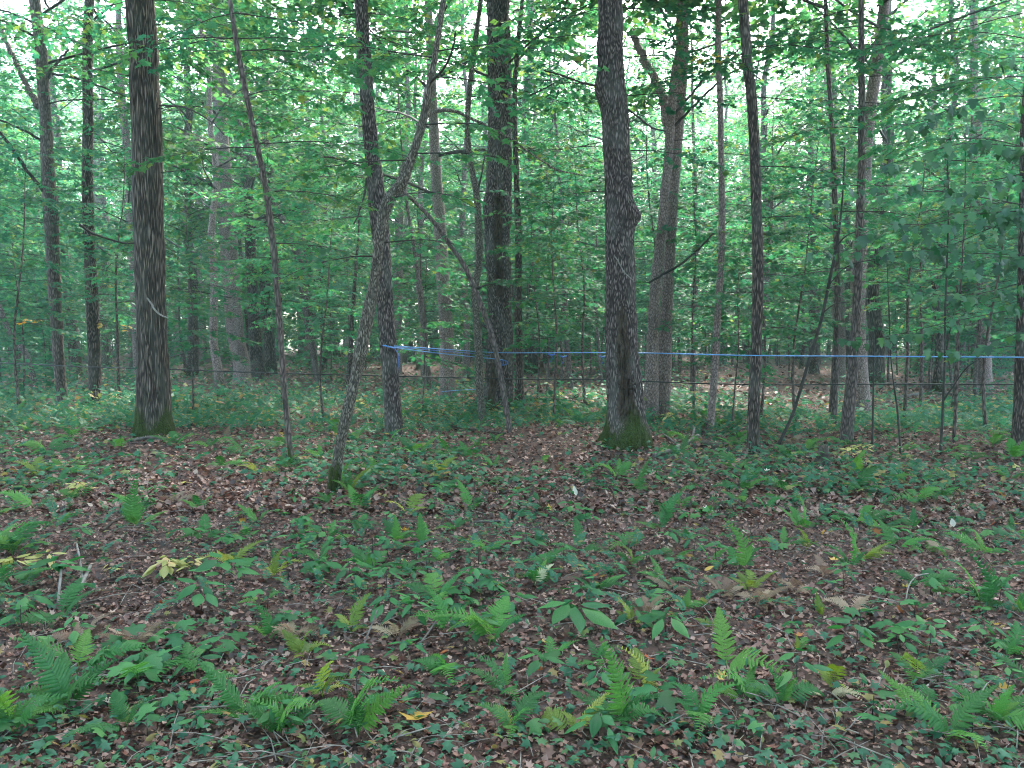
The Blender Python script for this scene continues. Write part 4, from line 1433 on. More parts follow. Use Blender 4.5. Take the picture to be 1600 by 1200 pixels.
rf = np.random.default_rng(51)
FROND_SHAPES = [frond_arrays(rf, int(p), 4, w, a) for p, w, a in [(19, 0.22, 0.5), (17, 0.25, 0.8), (20, 0.20, 0.3), (17, 0.23, 1.1), (18, 0.26, 0.6)]]
FROND = {m: [mesh_np("frond", V, F_, M[m]) for V, F_ in FROND_SHAPES] for m in ('fern', 'fern_yellow', 'fern_pale', 'fern_brown')}
FROND_SIMPLE = frond_arrays(rf, 9, 4, 0.2, 0.5, True)


def undergrowth():
    """low ferns and seedlings beyond the near ones, too many and too small to count"""
    r = np.random.default_rng(61)
    Vs, Ts, o = [], [], 0
    # fronds
    n = 6800
    x, y = view_points(r, n * 2, 12.5, 55, 0.9)
    keep = (r.random(n * 2) < (1 - 0.95 * bare(x, y)) * (0.2 + 1.1 * patch(x, y, 0.6) ** 1.6))
    x, y = x[keep][:n], y[keep][:n]
    n = len(x)
    p = np.stack([x, y, gz(x, y) + 0.03], -1)
    V, T_ = scatter(FROND_SIMPLE, p, r.uniform(0, 6.28, n), r.uniform(-0.95, -0.2, n), r.normal(0, 0.25, n), r.uniform(0.2, 0.48, n))
    Vs.append(V)
    Ts.append(T_)
    o = len(V)
    n = 1300
    x, y = view_points(r, n * 2, 4.2, 13.5, 0.8)
    keep = (r.random(n * 2) < (1 - bare(x, y)) * (0.2 + 1.1 * patch(x + 1, y, 1.1) ** 1.6))
    x, y = x[keep][:n], y[keep][:n]
    n = len(x)
    p = np.stack([x, y, gz(x, y) + 0.03], -1)
    V, T_ = scatter(frond_arrays(r, 13, 4, 0.2, 0.6, True), p, r.uniform(0, 6.28, n), r.uniform(-0.8, -0.15, n), r.normal(0, 0.25, n), r.uniform(0.10, 0.24, n))
    Vs.append(V)
    Ts.append(T_ + o)
    o += len(V)
    # broad little leaves held above the floor
    for tpl, n, y0, y1, s0, s1, h in [(MAPLE6, 4200, 2.2, 13, 0.025, 0.06, 0.06), (OVAL, 3600, 2.2, 13, 0.02, 0.055, 0.06), (MAPLE6, 9500, 8, 22, 0.05, 0.1, 0.2), ((QUADV, QUADT), 28000, 15, 70, 0.07, 0.16, 0.4)]:
        x, y = view_points(r, n * 2, y0, y1, 0.95)
        keep = (r.random(n * 2) < (1 - 0.95 * bare(x, y)) * (0.14 + 1.1 * patch(x + 3, y, 0.8) ** 1.7))
        x, y = x[keep][:n], y[keep][:n]
        k = len(x)
        hh = r.random(k) ** 1.6 * h * np.clip(y / 15, 0.8, 1.6)
        p = np.stack([x, y, gz(x, y) + 0.03 + hh], -1)
        V, T_ = scatter(tpl, p, r.uniform(0, 6.28, k), r.normal(0.1, 0.3, k), r.normal(0, 0.35, k), r.uniform(s0, s1, k))
        Vs.append(V)
        Ts.append(T_ + o)
        o += len(V)
    ob_ = ob("undergrowth", mesh_np("undergrowth", np.vstack(Vs), [np.vstack(Ts)], M['ground_green']))
    tag(ob_, "low green undergrowth of ferns and seedlings spreading back under the trees", None, None, "stuff")


undergrowth()

# ------------------------------------------------------------------ ferns, each frond a part
THINGS = {}      # group -> list of (root, base px, base py, adjective)


def note(group, root, px, py, adj, noun):
    THINGS.setdefault((group, adj, noun), []).append((root, px, py))


def frond_obj(root, m, vec, length, r, roll=0.0):
    """a frond whose axis points along vec"""
    X = Vector(vec).normalized()
    up = Vector((0, -0.35, 1))
    Yv = up.cross(X)
    if Yv.length < 1e-3:
        Yv = Vector((0, 1, 0))
    Yv.normalize()
    Z = X.cross(Yv)
    Mx = Matrix((X, Yv, Z)).transposed()
    o = ob("frond", FROND[m][int(r.integers(len(FROND_SHAPES)))], root)
    o.rotation_mode = 'QUATERNION'
    o.rotation_quaternion = (Mx.to_quaternion() @ Matrix.Rotation(roll, 3, 'X').to_quaternion())
    o.scale = (length, length * r.uniform(0.85, 1.15), length)
    return o


def fern(px, py, nf, size, m, r, hero=(), spread=1.0, noted=True):
    b = hit(px, py)
    root = empty("fern", (b[0], b[1], b[2] + 0.005), "green fern", "fern", "ferns on the forest floor")
    for tx, ty, mm in hero:
        tip = at_y(tx, ty, b[1] + r.uniform(-0.15, 0.1))
        v = tip - b
        frond_obj(root, mm or m, v + np.array((0, 0, 0.05)), float(np.linalg.norm(v)) * 1.02, r, r.normal(0, 0.2))
    a0 = r.uniform(0, 6.28)
    for i in range(nf):
        a = a0 + i * 2 * PI / max(nf, 1) + r.normal(0, 0.35)
        e = r.uniform(0.15, 0.95)
        frond_obj(root, m, (math.cos(a) * math.cos(e) * spread, math.sin(a) * math.cos(e) * spread, math.sin(e)), size * r.uniform(0.65, 1.15), r, r.normal(0, 0.2))
    adj = {'fern': "green", 'fern_yellow': "yellow-green", 'fern_pale': "pale dead", 'fern_brown': "withered brown"}[m]
    note("ferns on the forest floor", root, px, py, adj, "fern")
    return root


rfn = np.random.default_rng(71)
g, yl, pl = 'fern', 'fern_yellow', 'fern_pale'
HERO = [
    (110, 1112, 2, 0.35, g, [(32, 985, g), (180, 1058, g), (20, 1080, g)]), (20, 1150, 3, 0.4, g, [(70, 1075, g), (-20, 1060, g)]), (385, 1125, 2, 0.32, g, [(305, 1038, g), (330, 1090, g), (440, 1070, g)]),
    (440, 1150, 3, 0.36, g, [(395, 1085, g), (490, 1095, g)]), (560, 1150, 2, 0.3, g, [(600, 1045, g), (545, 1080, g), (640, 1075, g)]), (965, 1135, 2, 0.36, g, [(955, 1005, g), (880, 1085, g), (1030, 1085, g)]),
    (1000, 1080, 1, 0.25, yl, [(985, 1005, yl), (1040, 1050, yl)]), (548, 992, 1, 0.2, yl, [(578, 922, yl)]), (432, 905, 1, 0.18, yl, [(436, 852, yl), (470, 875, yl)]), (505, 1092, 1, 0.2, yl, [(512, 1030, yl), (545, 1060, yl)]),
    (700, 990, 1, 0.25, g, [(668, 915, g), (735, 945, g), (640, 960, g)]), (1155, 895, 1, 0.3, g, [(1150, 808, g), (1195, 850, g)]), (1328, 890, 1, 0.3, g, [(1327, 808, g), (1290, 850, g)]),
    (1345, 880, 1, 0.2, yl, [(1400, 868, yl), (1395, 850, yl)]), (1440, 925, 0, 0.3, g, [(1530, 938, g), (1515, 905, g), (1480, 900, g)]), (1530, 950, 2, 0.3, g, [(1535, 855, g), (1590, 900, g), (1500, 880, g)]),
    (1295, 1092, 0, 0.2, pl, [(1353, 1100, pl), (1255, 1098, pl)]), (1302, 1080, 1, 0.2, yl, [(1312, 1035, yl), (1275, 1060, yl)]), (1430, 1065, 2, 0.3, g, [(1490, 1035, g), (1465, 1075, g), (1415, 1025, yl)]),
    (1550, 1130, 3, 0.36, g, [(1500, 1085, g), (1590, 1075, g), (1600, 1105, g)]), (1480, 1160, 3, 0.34, g, [(1440, 1100, g)]), (835, 918, 1, 0.28, g, [(868, 882, pl), (800, 905, g), (880, 900, g)]),
    (915, 745, 3, 0.42, g, []), (965, 750, 3, 0.45, g, []), (1000, 770, 2, 0.42, g, [(1012, 715, g)]), (990, 765, 0, 0.3, yl, [(1000, 745, yl), (1008, 765, yl)]), (545, 770, 3, 0.4, g, [(560, 700, g), (580, 730, yl)]),
    (560, 800, 4, 0.42, g, []), (650, 715, 4, 0.5, g, []), (605, 700, 3, 0.45, g, []), (700, 715, 4, 0.5, g, []), (735, 720, 2, 0.45, g, []), (215, 825, 3, 0.4, g, [(205, 745, g)]), (20, 870, 6, 0.5, g, []), (-20, 880, 5, 0.5, g, []),
    (100, 735, 4, 0.45, g, []), (60, 745, 3, 0.45, yl, []), (120, 745, 3, 0.4, g, []), (350, 735, 3, 0.4, g, []), (380, 715, 3, 0.5, g, []), (450, 735, 3, 0.4, g, []), (400, 745, 3, 0.35, yl, []), (330, 700, 3, 0.5, g, []),
    (620, 850, 2, 0.3, g, [(618, 805, g), (655, 830, g)]), (660, 855, 2, 0.3, g, [(655, 800, g)]), (580, 895, 4, 0.3, g, [(575, 860, g)]), (690, 880, 3, 0.3, g, []), (1030, 830, 2, 0.3, g, [(1030, 775, g), (1065, 765, g)]),
    (1065, 800, 2, 0.3, g, [(1075, 750, g)]), (980, 860, 2, 0.3, g, [(945, 830, g), (1000, 850, g)]), (985, 885, 0, 0.25, g, [(975, 850, yl), (1010, 880, g), (950, 865, g)]), (1110, 880, 1, 0.25, g, [(1085, 850, g), (1135, 895, g)]),
    (1250, 830, 3, 0.35, g, [(1255, 770, g)]), (1225, 855, 3, 0.3, g, []), (1260, 860, 1, 0.22, yl, [(1250, 825, yl)]), (1430, 790, 3, 0.4, g, []), (1345, 820, 4, 0.4, g, []), (1380, 830, 3, 0.35, g, []), (1425, 830, 1, 0.3, g, [(1428, 790, g)]),
    (1340, 770, 4, 0.45, g, []), (1220, 770, 4, 0.42, g, []), (1180, 755, 3, 0.4, g, []), (1160, 770, 3, 0.4, g, []), (1070, 955, 2, 0.25, g, [(1110, 950, g), (1080, 920, g)]), (985, 975, 1, 0.2, yl, [(965, 935, yl), (990, 945, yl)]),
    (1030, 985, 1, 0.2, g, [(1045, 955, g)]), (930, 925, 2, 0.25, g, [(950, 915, g), (985, 920, g)]), (1115, 985, 1, 0.2, yl, [(1125, 960, yl), (1095, 965, g)]), (1280, 965, 1, 0.15, yl, [(1275, 925, yl), (1290, 950, yl)]),
    (420, 1000, 2, 0.25, g, [(405, 945, g)]), (475, 1030, 2, 0.2, yl, [(480, 985, yl), (460, 1000, yl)]), (860, 1040, 1, 0.25, g, [(815, 1020, g), (880, 1025, g)]), (790, 1085, 1, 0.3, g, [(770, 1085, g), (740, 1020, g), (720, 1050, g)]),
    (690, 1060, 1, 0.3, g, [(680, 1020, g), (640, 1035, g), (730, 1050, g)]), (1160, 1095, 1, 0.3, g, [(1105, 1090, g), (1140, 1050, g), (1200, 1080, g)]), (1090, 1135, 2, 0.3, g, [(1050, 1095, g), (1120, 1095, g)]),
    (1220, 1105, 2, 0.3, g, [(1205, 1040, g), (1250, 1060, g)]), (1245, 1020, 0, 0.25, g, [(1290, 1035, g), (1245, 990, yl)]), (1590, 960, 1, 0.3, g, [(1565, 945, g), (1610, 920, g)]), (1575, 1030, 2, 0.3, g, [(1590, 1000, g)]),
    (800, 1145, 2, 0.3, g, [(765, 1105, yl), (830, 1110, g)]), (200, 1140, 2, 0.3, g, [(240, 1090, g), (170, 1095, g)]), (900, 1150, 2, 0.3, yl, [(870, 1110, yl)]), (760, 760, 2, 0.35, g, []), (790, 755, 2, 0.35, g, []), (850, 725, 2, 0.3, g, []),
    (275, 700, 3, 0.5, g, []), (440, 700, 3, 0.5, g, []), (500, 720, 3, 0.45, g, []), (560, 690, 3, 0.5, g, []), (870, 650, 3, 0.6, g, []), (905, 660, 3, 0.6, g, []), (1075, 700, 3, 0.5, g, []), (1130, 720, 3, 0.4, g, []), (1230, 720, 4, 0.45, g, []),
    (1260, 710, 4, 0.5, g, []), (1150, 700, 3, 0.5, g, []), (1550, 700, 5, 0.5, g, []), (1580, 720, 5, 0.5, g, []), (1510, 720, 4, 0.5, g, []),
]
for a in HERO:
    fern(a[0], a[1], a[2] + 1, a[3] * 0.85, a[4], rfn, a[5])
taken = [(a[0], a[1]) for a in HERO]
for px, py, nf, sz in [(1185, 948, 7, 0.20), (1010, 965, 7, 0.20), (1130, 935, 6, 0.20), (208, 1015, 7, 0.22), (130, 1005, 6, 0.2), (455, 1005, 6, 0.2), (1050, 925, 6, 0.18), (1240, 930, 6, 0.2), (270, 790, 5, 0.25), (1330, 960, 5, 0.2), (620, 1000, 5, 0.2), (1290, 905, 5, 0.2), (1470, 870, 4, 0.2),
                       (350, 690, 5, 0.3), (560, 670, 5, 0.35), (1240, 700, 5, 0.3)]:
    fern(px, py, nf, sz, 'fern_brown', rfn)
n = tries = 0
while n < 150 and tries < 5000:
    tries += 1
    px = rfn.uniform(-30, 1630)
    py = 645 + 510 * rfn.random() ** 2.1
    b = hit(px, py)
    if rfn.random() < bare(b[0], b[1]) * 1.2 or rfn.random() > 0.25 + patch(b[0], b[1]):
        continue
    sc_ = (py - 530) / 200
    if any(abs(px - a) < 26 * sc_ and abs(py - c) < 14 * sc_ for a, c in taken):
        continue
    taken.append((px, py))
    m = yl if rfn.random() < 0.06 else g
    fern(px, py, int(rfn.integers(2, 6)), float(rfn.uniform(0.16, 0.36)) * (1.25 if py < 760 else 1.0), m, rfn)
    n += 1

# ------------------------------------------------------------------ seedlings and herbs, each leaf a part
HERB_ME = {}
for m in ('herb', 'herb_yellow'):
    HERB_ME[m] = {'maple': [mesh_np("leaf", MAPLE[0] * np.array((1, 1, f)), MAPLE[1], M[m]) for f in (0.5, 1.0, 1.6)],
                  'oval': [mesh_np("leaf", OVAL[0] * np.array((1, 1, f)), OVAL[1], M[m]) for f in (0.5, 1.0, 1.5)]}
rh = np.random.default_rng(81)
STEM_ME = mesh_np("stem", *(lambda a: (a[0], [a[1], a[2]]))(tube(np.array([(0, 0, -0.1), (0.02, 0.01, 0.5), (0, 0, 1.0)]), np.array((0.008, 0.007, 0.005)), 5)), M['twig'])


def seedling(px, py, h, n, ls, kind, m, r, noun, grp, layers=1):
    b = hit(px, py)
    root = empty(noun, (b[0], b[1], b[2]), "seedling", "plant", grp)
    st = ob("stem", STEM_ME, root, (0, 0, 0), (r.normal(0, 0.08), r.normal(0, 0.08), r.uniform(0, 6)), (0.35, 0.35, h))
    a0 = r.uniform(0, 6.28)
    for l in range(layers):
        z = h * (1 - 0.4 * l / max(1, layers))
        for i in range(n):
            a = a0 + i * 2 * PI / n + r.normal(0, 0.25) + l * 0.7
            s = ls * r.uniform(0.75, 1.2) * (1.0 + 0.15 * l)
            pet = 0.25 * s + (0.3 * s if l else 0)
            ob("leaf", HERB_ME[m][kind][int(r.integers(3))], root, (math.cos(a) * pet, math.sin(a) * pet, z + r.normal(0, 0.012)), (r.normal(0, 0.25), r.normal(0.05, 0.22), a), float(s))
    adj = "yellow" if m == 'herb_yellow' else "green"
    note(grp, root, px, py, adj, noun.replace("_", " "))
    return root


SEED = "maple seedlings among the dead leaves"
HERBG = "broad-leaved herbs on the forest floor"
# the ones that stand out
for px, py, h, n, ls, kind, m, lay in [(895, 985, 0.14, 7, 0.19, 'oval', 'herb', 1), (1040, 1000, 0.12, 5, 0.17, 'oval', 'herb', 1), (262, 905, 0.13, 7, 0.115, 'oval', 'herb_yellow', 3), (300, 900, 0.11, 5, 0.10, 'oval', 'herb_yellow', 2), (22, 905, 0.14, 6, 0.15, 'oval', 'herb_yellow', 2),
                                       (75, 890, 0.12, 4, 0.13, 'oval', 'herb_yellow', 1), (122, 780, 0.16, 7, 0.10, 'oval', 'herb_yellow', 3), (172, 905, 0.08, 4, 0.08, 'maple', 'herb_yellow', 1), (85, 920, 0.18, 5, 0.17, 'oval', 'herb', 2),
                                       (350, 940, 0.25, 5, 0.16, 'oval', 'herb', 2), (315, 965, 0.2, 5, 0.14, 'oval', 'herb', 2), (362, 865, 0.12, 4, 0.14, 'maple', 'herb', 1), (510, 855, 0.14, 4, 0.15, 'oval', 'herb', 2), (500, 900, 0.1, 4, 0.12, 'maple', 'herb', 2),
                                       (550, 835, 0.12, 4, 0.12, 'oval', 'herb', 1), (610, 975, 0.16, 4, 0.13, 'oval', 'herb', 2), (645, 985, 0.16, 4, 0.13, 'oval', 'herb', 2), (270, 1015, 0.12, 4, 0.12, 'maple', 'herb', 2), (355, 1020, 0.08, 3, 0.15, 'maple', 'herb', 1),
                                       (225, 1060, 0.1, 5, 0.12, 'maple', 'herb', 2), (195, 1030, 0.1, 4, 0.12, 'maple', 'herb', 1), (45, 970, 0.14, 4, 0.16, 'oval', 'herb', 1), (845, 1070, 0.12, 4, 0.15, 'oval', 'herb', 1), (1400, 1005, 0.1, 4, 0.16, 'maple', 'herb', 1),
                                       (1345, 980, 0.1, 3, 0.15, 'maple', 'herb', 1), (1405, 845, 0.1, 4, 0.14, 'maple', 'herb', 1), (760, 990, 0.08, 3, 0.12, 'maple', 'herb', 1), (720, 935, 0.08, 4, 0.12, 'oval', 'herb', 1), (770, 930, 0.08, 4, 0.12, 'maple', 'herb', 1),
                                       (830, 790, 0.18, 3, 0.13, 'oval', 'herb', 2), (640, 765, 0.12, 3, 0.16, 'oval', 'herb', 1), (620, 720, 0.14, 3, 0.15, 'oval', 'herb', 1), (1330, 730, 0.25, 6, 0.12, 'oval', 'herb_yellow', 2), (1350, 722, 0.22, 5, 0.12, 'oval', 'herb_yellow', 2),
                                       (1045, 670, 0.3, 6, 0.13, 'oval', 'herb_yellow', 2), (870, 635, 0.35, 6, 0.14, 'oval', 'herb_yellow', 2), (560, 650, 0.35, 6, 0.14, 'oval', 'herb_yellow', 2), (500, 625, 0.4, 6, 0.15, 'oval', 'herb_yellow', 2), (180, 635, 0.3, 6, 0.14, 'oval', 'herb_yellow', 2)]:
    seedling(px, py, h, n, ls * (1.0 if lay == 1 and n > 5 else 0.78), kind, m, rh, "leafy_herb", HERBG, lay)
n = tries = 0
tk = []
while n < 340 and tries < 9000:
    tries += 1
    px = rh.uniform(-30, 1630)
    py = 665 + 505 * rh.random() ** 1.7
    b = hit(px, py)
    if py > 980 and rh.random() < 0.5:
        continue
    if rh.random() < bare(b[0], b[1]) * 0.95 or rh.random() > 0.35 + 0.9 * patch(b[0] + 3, b[1] + 1, 1.2):
        continue
    s_ = (py - 530) / 200
    if any(abs(px - a) < 12 * s_ and abs(py - c) < 7 * s_ for a, c in tk):
        continue
    tk.append((px, py))
    if rh.random() < 0.66:
        seedling(px, py, float(rh.uniform(0.04, 0.13)), int(rh.integers(2, 5)), float(rh.uniform(0.05, 0.105)), 'maple', 'herb', rh, "maple_seedling", SEED, 1)
    else:
        seedling(px, py, float(rh.uniform(0.06, 0.2)), int(rh.integers(3, 6)), float(rh.uniform(0.055, 0.10)), 'oval', 'herb_yellow' if (rh.random() < 0.015 and py < 900) else 'herb', rh, "leafy_herb", HERBG, int(rh.integers(1, 3)))
    n += 1

# ------------------------------------------------------------------ single fallen leaves that catch the eye
FALL = {m: [mesh_np("fallen_leaf", V_, T_, M[m]) for V_, T_ in ((CURLV, CURLT), (CURLV * np.array((1, 0.8, 1.8)), CURLT), (OVAL[0] * np.array((1, 1, -1.2)), OVAL[1]))] for m in ('fall_yellow', 'fall_white', 'fall_red')}
rl = np.random.default_rng(91)
fl = [(900, 780, 0.12, 'fall_white'), (1110, 806, 0.11, 'fall_white'), (1490, 830, 0.10, 'fall_white'), (1215, 787, 0.08, 'fall_white'), (1195, 740, 0.08, 'fall_white'), (1352, 728, 0.09, 'fall_white'), (172, 1112, 0.08, 'fall_white'), (660, 1127, 0.14, 'fall_yellow'),
      (745, 797, 0.10, 'fall_yellow'), (638, 835, 0.09, 'fall_yellow'), (637, 886, 0.06, 'fall_yellow'), (375, 822, 0.11, 'fall_yellow'), (1065, 850, 0.06, 'fall_yellow'), (1285, 842, 0.07, 'fall_yellow'), (1285, 960, 0.06, 'fall_yellow'), (1570, 782, 0.10, 'fall_yellow'),
      (1505, 853, 0.08, 'fall_yellow'), (1555, 987, 0.05, 'fall_yellow'), (1123, 1075, 0.06, 'fall_yellow'), (1298, 883, 0.09, 'fall_yellow'), (862, 1015, 0.07, 'fall_yellow'), (1080, 756, 0.07, 'fall_yellow'), (855, 812, 0.07, 'fall_yellow'), (860, 803, 0.07, 'fall_yellow'),
      (275, 692, 0.15, 'fall_yellow'), (278, 762, 0.09, 'fall_yellow'), (130, 830, 0.07, 'fall_white'), (90, 798, 0.09, 'fall_white'), (1545, 828, 0.07, 'fall_red'), (1372, 842, 0.09, 'fall_red'), (260, 955, 0.07, 'fall_red'), (312, 1075, 0.07, 'fall_red'), (838, 1060, 0.05, 'fall_red'),
      (1015, 1040, 0.07, 'fall_red'), (1410, 968, 0.08, 'fall_red'), (700, 1025, 0.06, 'fall_red'), (1595, 825, 0.06, 'fall_yellow'), (546, 1066, 0.07, 'fall_yellow'), (780, 925, 0.05, 'fall_yellow'), (1410, 925, 0.06, 'fall_yellow'), (340, 870, 0.07, 'fall_red'), (545, 722, 0.08, 'fall_white'),
      (1560, 1085, 0.05, 'fall_yellow'), (1250, 1005, 0.06, 'fall_red'), (930, 905, 0.06, 'fall_red'), (1100, 900, 0.07, 'fall_yellow'), (620, 1110, 0.06, 'fall_red'), (480, 825, 0.07, 'fall_red')]
for px, py, s, m in fl:
    b = hit(px, py)
    o = ob("fallen_leaf", FALL[m][int(rl.integers(3))], None, (b[0], b[1], b[2] + 0.035), (rl.normal(0, 0.3), rl.normal(-0.2, 0.25), rl.uniform(0, 6.28)), s)
    tag(o, "fallen leaf", "leaf", "bright fallen leaves")
    note("bright fallen leaves", o, px, py, {'fall_yellow': "yellow", 'fall_white': "pale", 'fall_red': "russet"}[m], "fallen leaf")

# give every small plant and leaf the label that finds it
WHERE = [(200, "the left edge"), (380, "the furrowed tree"), (570, "the leaning tree"), (700, "the tubing tree"), (880, "the scarred tree"), (1080, "the moss-footed tree"), (1250, "the dark straight tree"), (1400, "the slanting sapling"), (9999, "the right edge")]
for (grp, adj, noun), L_ in THINGS.items():
    buckets = {}
    for root, px, py in L_:
        w = next(n_ for x_, n_ in WHERE if px < x_)
        buckets.setdefault(w, []).append((py, root))
    for w, arr in buckets.items():
        arr.sort(key=lambda q: -q[0])
        place = "on the floor toward" if "edge" in w else "on the floor below"
        for i, (py, root) in enumerate(arr):
            if len(arr) == 1:
                root["label"] = "only %s %s %s %s" % (adj, noun, place, w)
            else:
                root["label"] = "%s %s %s %s, %s from the front" % (adj, noun, place, w, ordn(i) if i else "nearest")

# ------------------------------------------------------------------ dead wood on the floor
def stick(name, pts, label, m='deadwood', k=7, lift=0.02, cat="branch", rough=0.12, side=()):
    """pts: (px, py, width px, height over the floor)"""
    P, R = [], []
    for px, py, w, h in pts:
        b = hit(px, py)
        P.append(np.array((b[0], b[1], b[2] + h + lift)))
        R.append(w / 2 / F * b[1])
    P2, R2 = catmull(P, R, 0.05)
    loc = P2[0].copy()
    pr, _, _ = trunk_profile(P2, R2, k, int(pts[0][0]), rough, 0.0)
    V, Q, T_ = tube(P2 - loc, R2, k, pr)
    n = len(V)
    o = ob(name, mesh_np(name, V, [Q, T_], M[m], True, {"scar": np.zeros(n), "moss": np.zeros(n)}), None, loc)
    tag(o, label, cat, "dead wood on the ground")
    for s in side:
        Ps, Rs = [], []
        for px, py, w, h in s:
            b = hit(px, py)
            Ps.append(np.array((b[0], b[1], b[2] + h + lift)) - loc)
            Rs.append(w / 2 / F * b[1])
        a, b_ = catmull(Ps, Rs, 0.05)
        V, Q, T_ = tube(a, b_, 5)
        ob("side_branch", mesh_np("side_branch", V, [Q, T_], M[m], True), o)
    return o


stick("fallen_branch", [(1022, 718, 8, 0.02), (1050, 710, 8, 0.04), (1075, 702, 7, 0.08), (1090, 697, 6, 0.14)], "grey fallen branch lying right of the moss-footed tree", 'log',
      side=[[(1060, 706, 4, 0.06), (1045, 697, 3, 0.1), (1035, 692, 2, 0.12)], [(1080, 700, 4, 0.1), (1084, 694, 4, 0.2), (1082, 690, 3, 0.22)]])
stick("rotten_log", [(1096, 698, 12, 0.02), (1110, 700, 13, 0.02), (1124, 704, 10, 0.0)], "short black rotten log right of the grey fallen branch", 'deadwood', 9)
stick("fallen_branch", [(203, 693, 5, 0.02), (235, 692, 5, 0.05), (268, 692, 4, 0.03), (290, 698, 3, 0.02)], "thin pale branch lying at the foot of the furrowed tree", 'log')
stick("fallen_branch", [(265, 626, 5, 0.05), (285, 622, 6, 0.08), (308, 617, 5, 0.1)], "broken pale branch behind the furrowed tree, on its right", 'log')
stick("fallen_branch", [(740, 822, 4, 0.01), (765, 822, 4, 0.02), (795, 821, 3, 0.01)], "straight brown stick lying in front of the scarred tree", 'log')
stick("fallen_branch", [(1135, 783, 6, 0.02), (1148, 789, 6, 0.02), (1162, 795, 5, 0.02)], "short dark stick on the leaves below the dark straight tree", 'deadwood')
stick("fallen_branch", [(410, 860, 5, 0.01), (425, 850, 5, 0.02), (437, 842, 4, 0.02)], "short dark stick near the yellow fern before the leaning tree", 'deadwood')
stick("fallen_branch", [(115, 940, 6, 0.02), (130, 925, 6, 0.05), (142, 908, 5, 0.08)], "bleached broken branch by the yellow plant at left", 'twig_pale', side=[[(130, 925, 4, 0.05), (126, 905, 3, 0.1), (121, 885, 3, 0.14)]])
stick("fallen_branch", [(90, 952, 4, 0.0), (94, 940, 4, 0.08), (97, 930, 4, 0.14)], "pale peg-like stick standing left of the bleached branch", 'twig_pale')
stick("fallen_branch", [(160, 835, 4, 0.01), (182, 822, 4, 0.03), (205, 814, 3, 0.02)], "thin brown stick on bare leaves left of the leaning tree", 'deadwood')
stick("fallen_branch", [(555, 1050, 3, 0.02), (575, 1030, 3, 0.1), (590, 1005, 2, 0.15)], "dry bent stalk in the foreground, left of the long-leaved fern", 'log')
stick("fallen_branch", [(655, 1020, 3, 0.02), (675, 1000, 3, 0.05), (692, 980, 3, 0.08)], "dry slanting stalk in the middle foreground", 'log')
stick("fallen_branch", [(1415, 945, 2, 0.0), (1420, 930, 2, 0.04), (1432, 920, 2, 0.06), (1450, 915, 1.5, 0.06)], "curved grey twig beside the arching fern at right", 'twig_pale')
stick("fallen_branch", [(1385, 1130, 4, 0.01), (1420, 1112, 4, 0.02), (1450, 1095, 3, 0.05)], "thin grey stick in the right foreground", 'twig_pale')
stick("fallen_branch", [(640, 672, 5, 0.02), (690, 668, 6, 0.03), (740, 676, 5, 0.03), (790, 682, 4, 0.02)], "low dark branch lying between tubing tree and scarred tree", 'deadwood')
stick("fallen_branch", [(800, 632, 6, 0.05), (840, 628, 7, 0.06), (880, 630, 6, 0.05), (930, 636, 5, 0.03)], "long dark log lying behind, right of the scarred tree", 'deadwood')
stick("fallen_branch", [(1400, 628, 4, 0.1), (1450, 622, 5, 0.12), (1520, 624, 4, 0.1)], "long grey log far back behind the upright sapling", 'log')


def stump():
    b = hit(1286, 728)
    t = empty("rotten_stump", b, "small dark rotten stump among ferns right of the slanting sapling", "stump", "dead wood on the ground")
    P = np.array([(0, 0, -0.05), (0, 0, 0.05), (0.01, 0, 0.15), (0.0, 0, 0.24)])
    P2, R2 = catmull(P, [0.10, 0.085, 0.07, 0.05], 0.02)
    pr, th, Z = trunk_profile(P2, R2, 18, 3, 0.25, 0.5, 0.08, 5)
    V, Q, T_ = tube(P2, R2, 18, pr)
    top = V[:, 2] > 0.19
    V[top, 2] += 0.05 * np.sin(np.arange(top.sum()) * 1.7)
    n = len(V)
    ob("stump_wood", mesh_np("stump_wood", V, [Q, T_], M['deadwood'], True), t)
    mb = MB()
    for a in (0.5, 2.2, 3.6, 5.1):
        d = np.array((math.cos(a), math.sin(a), 0))
        mb = MB()
        mb.tube(np.array([d * 0.06 + (0, 0, 0.05), d * 0.14 + (0, 0, 0.02), d * 0.24 + (0, 0, -0.02)]), np.array((0.03, 0.02, 0.008)), 6)
        ob("root", mb.mesh("root", M['deadwood'], True), t)


stump()

# ------------------------------------------------------------------ sap tubing
def line3(name, P, r, m, label, cat="tubing", group="sap tubing lines", k=7, sag=0.0, parent=None):
    P = np.asarray(P, float)
    P2, R2 = catmull(P, [r] * len(P), 0.15)
    if sag:
        t = np.linspace(0, 1, len(P2))
        P2[:, 2] -= sag * 4 * t * (1 - t)
    V, Q, T_ = tube(P2, R2, k)
    loc = P2[0].copy() if parent is None else np.zeros(3)
    o = ob(name, mesh_np(name, V - loc, [Q, T_], M[m], True), parent, loc if parent is None else None)
    if label:
        tag(o, label, cat, group)
    return o


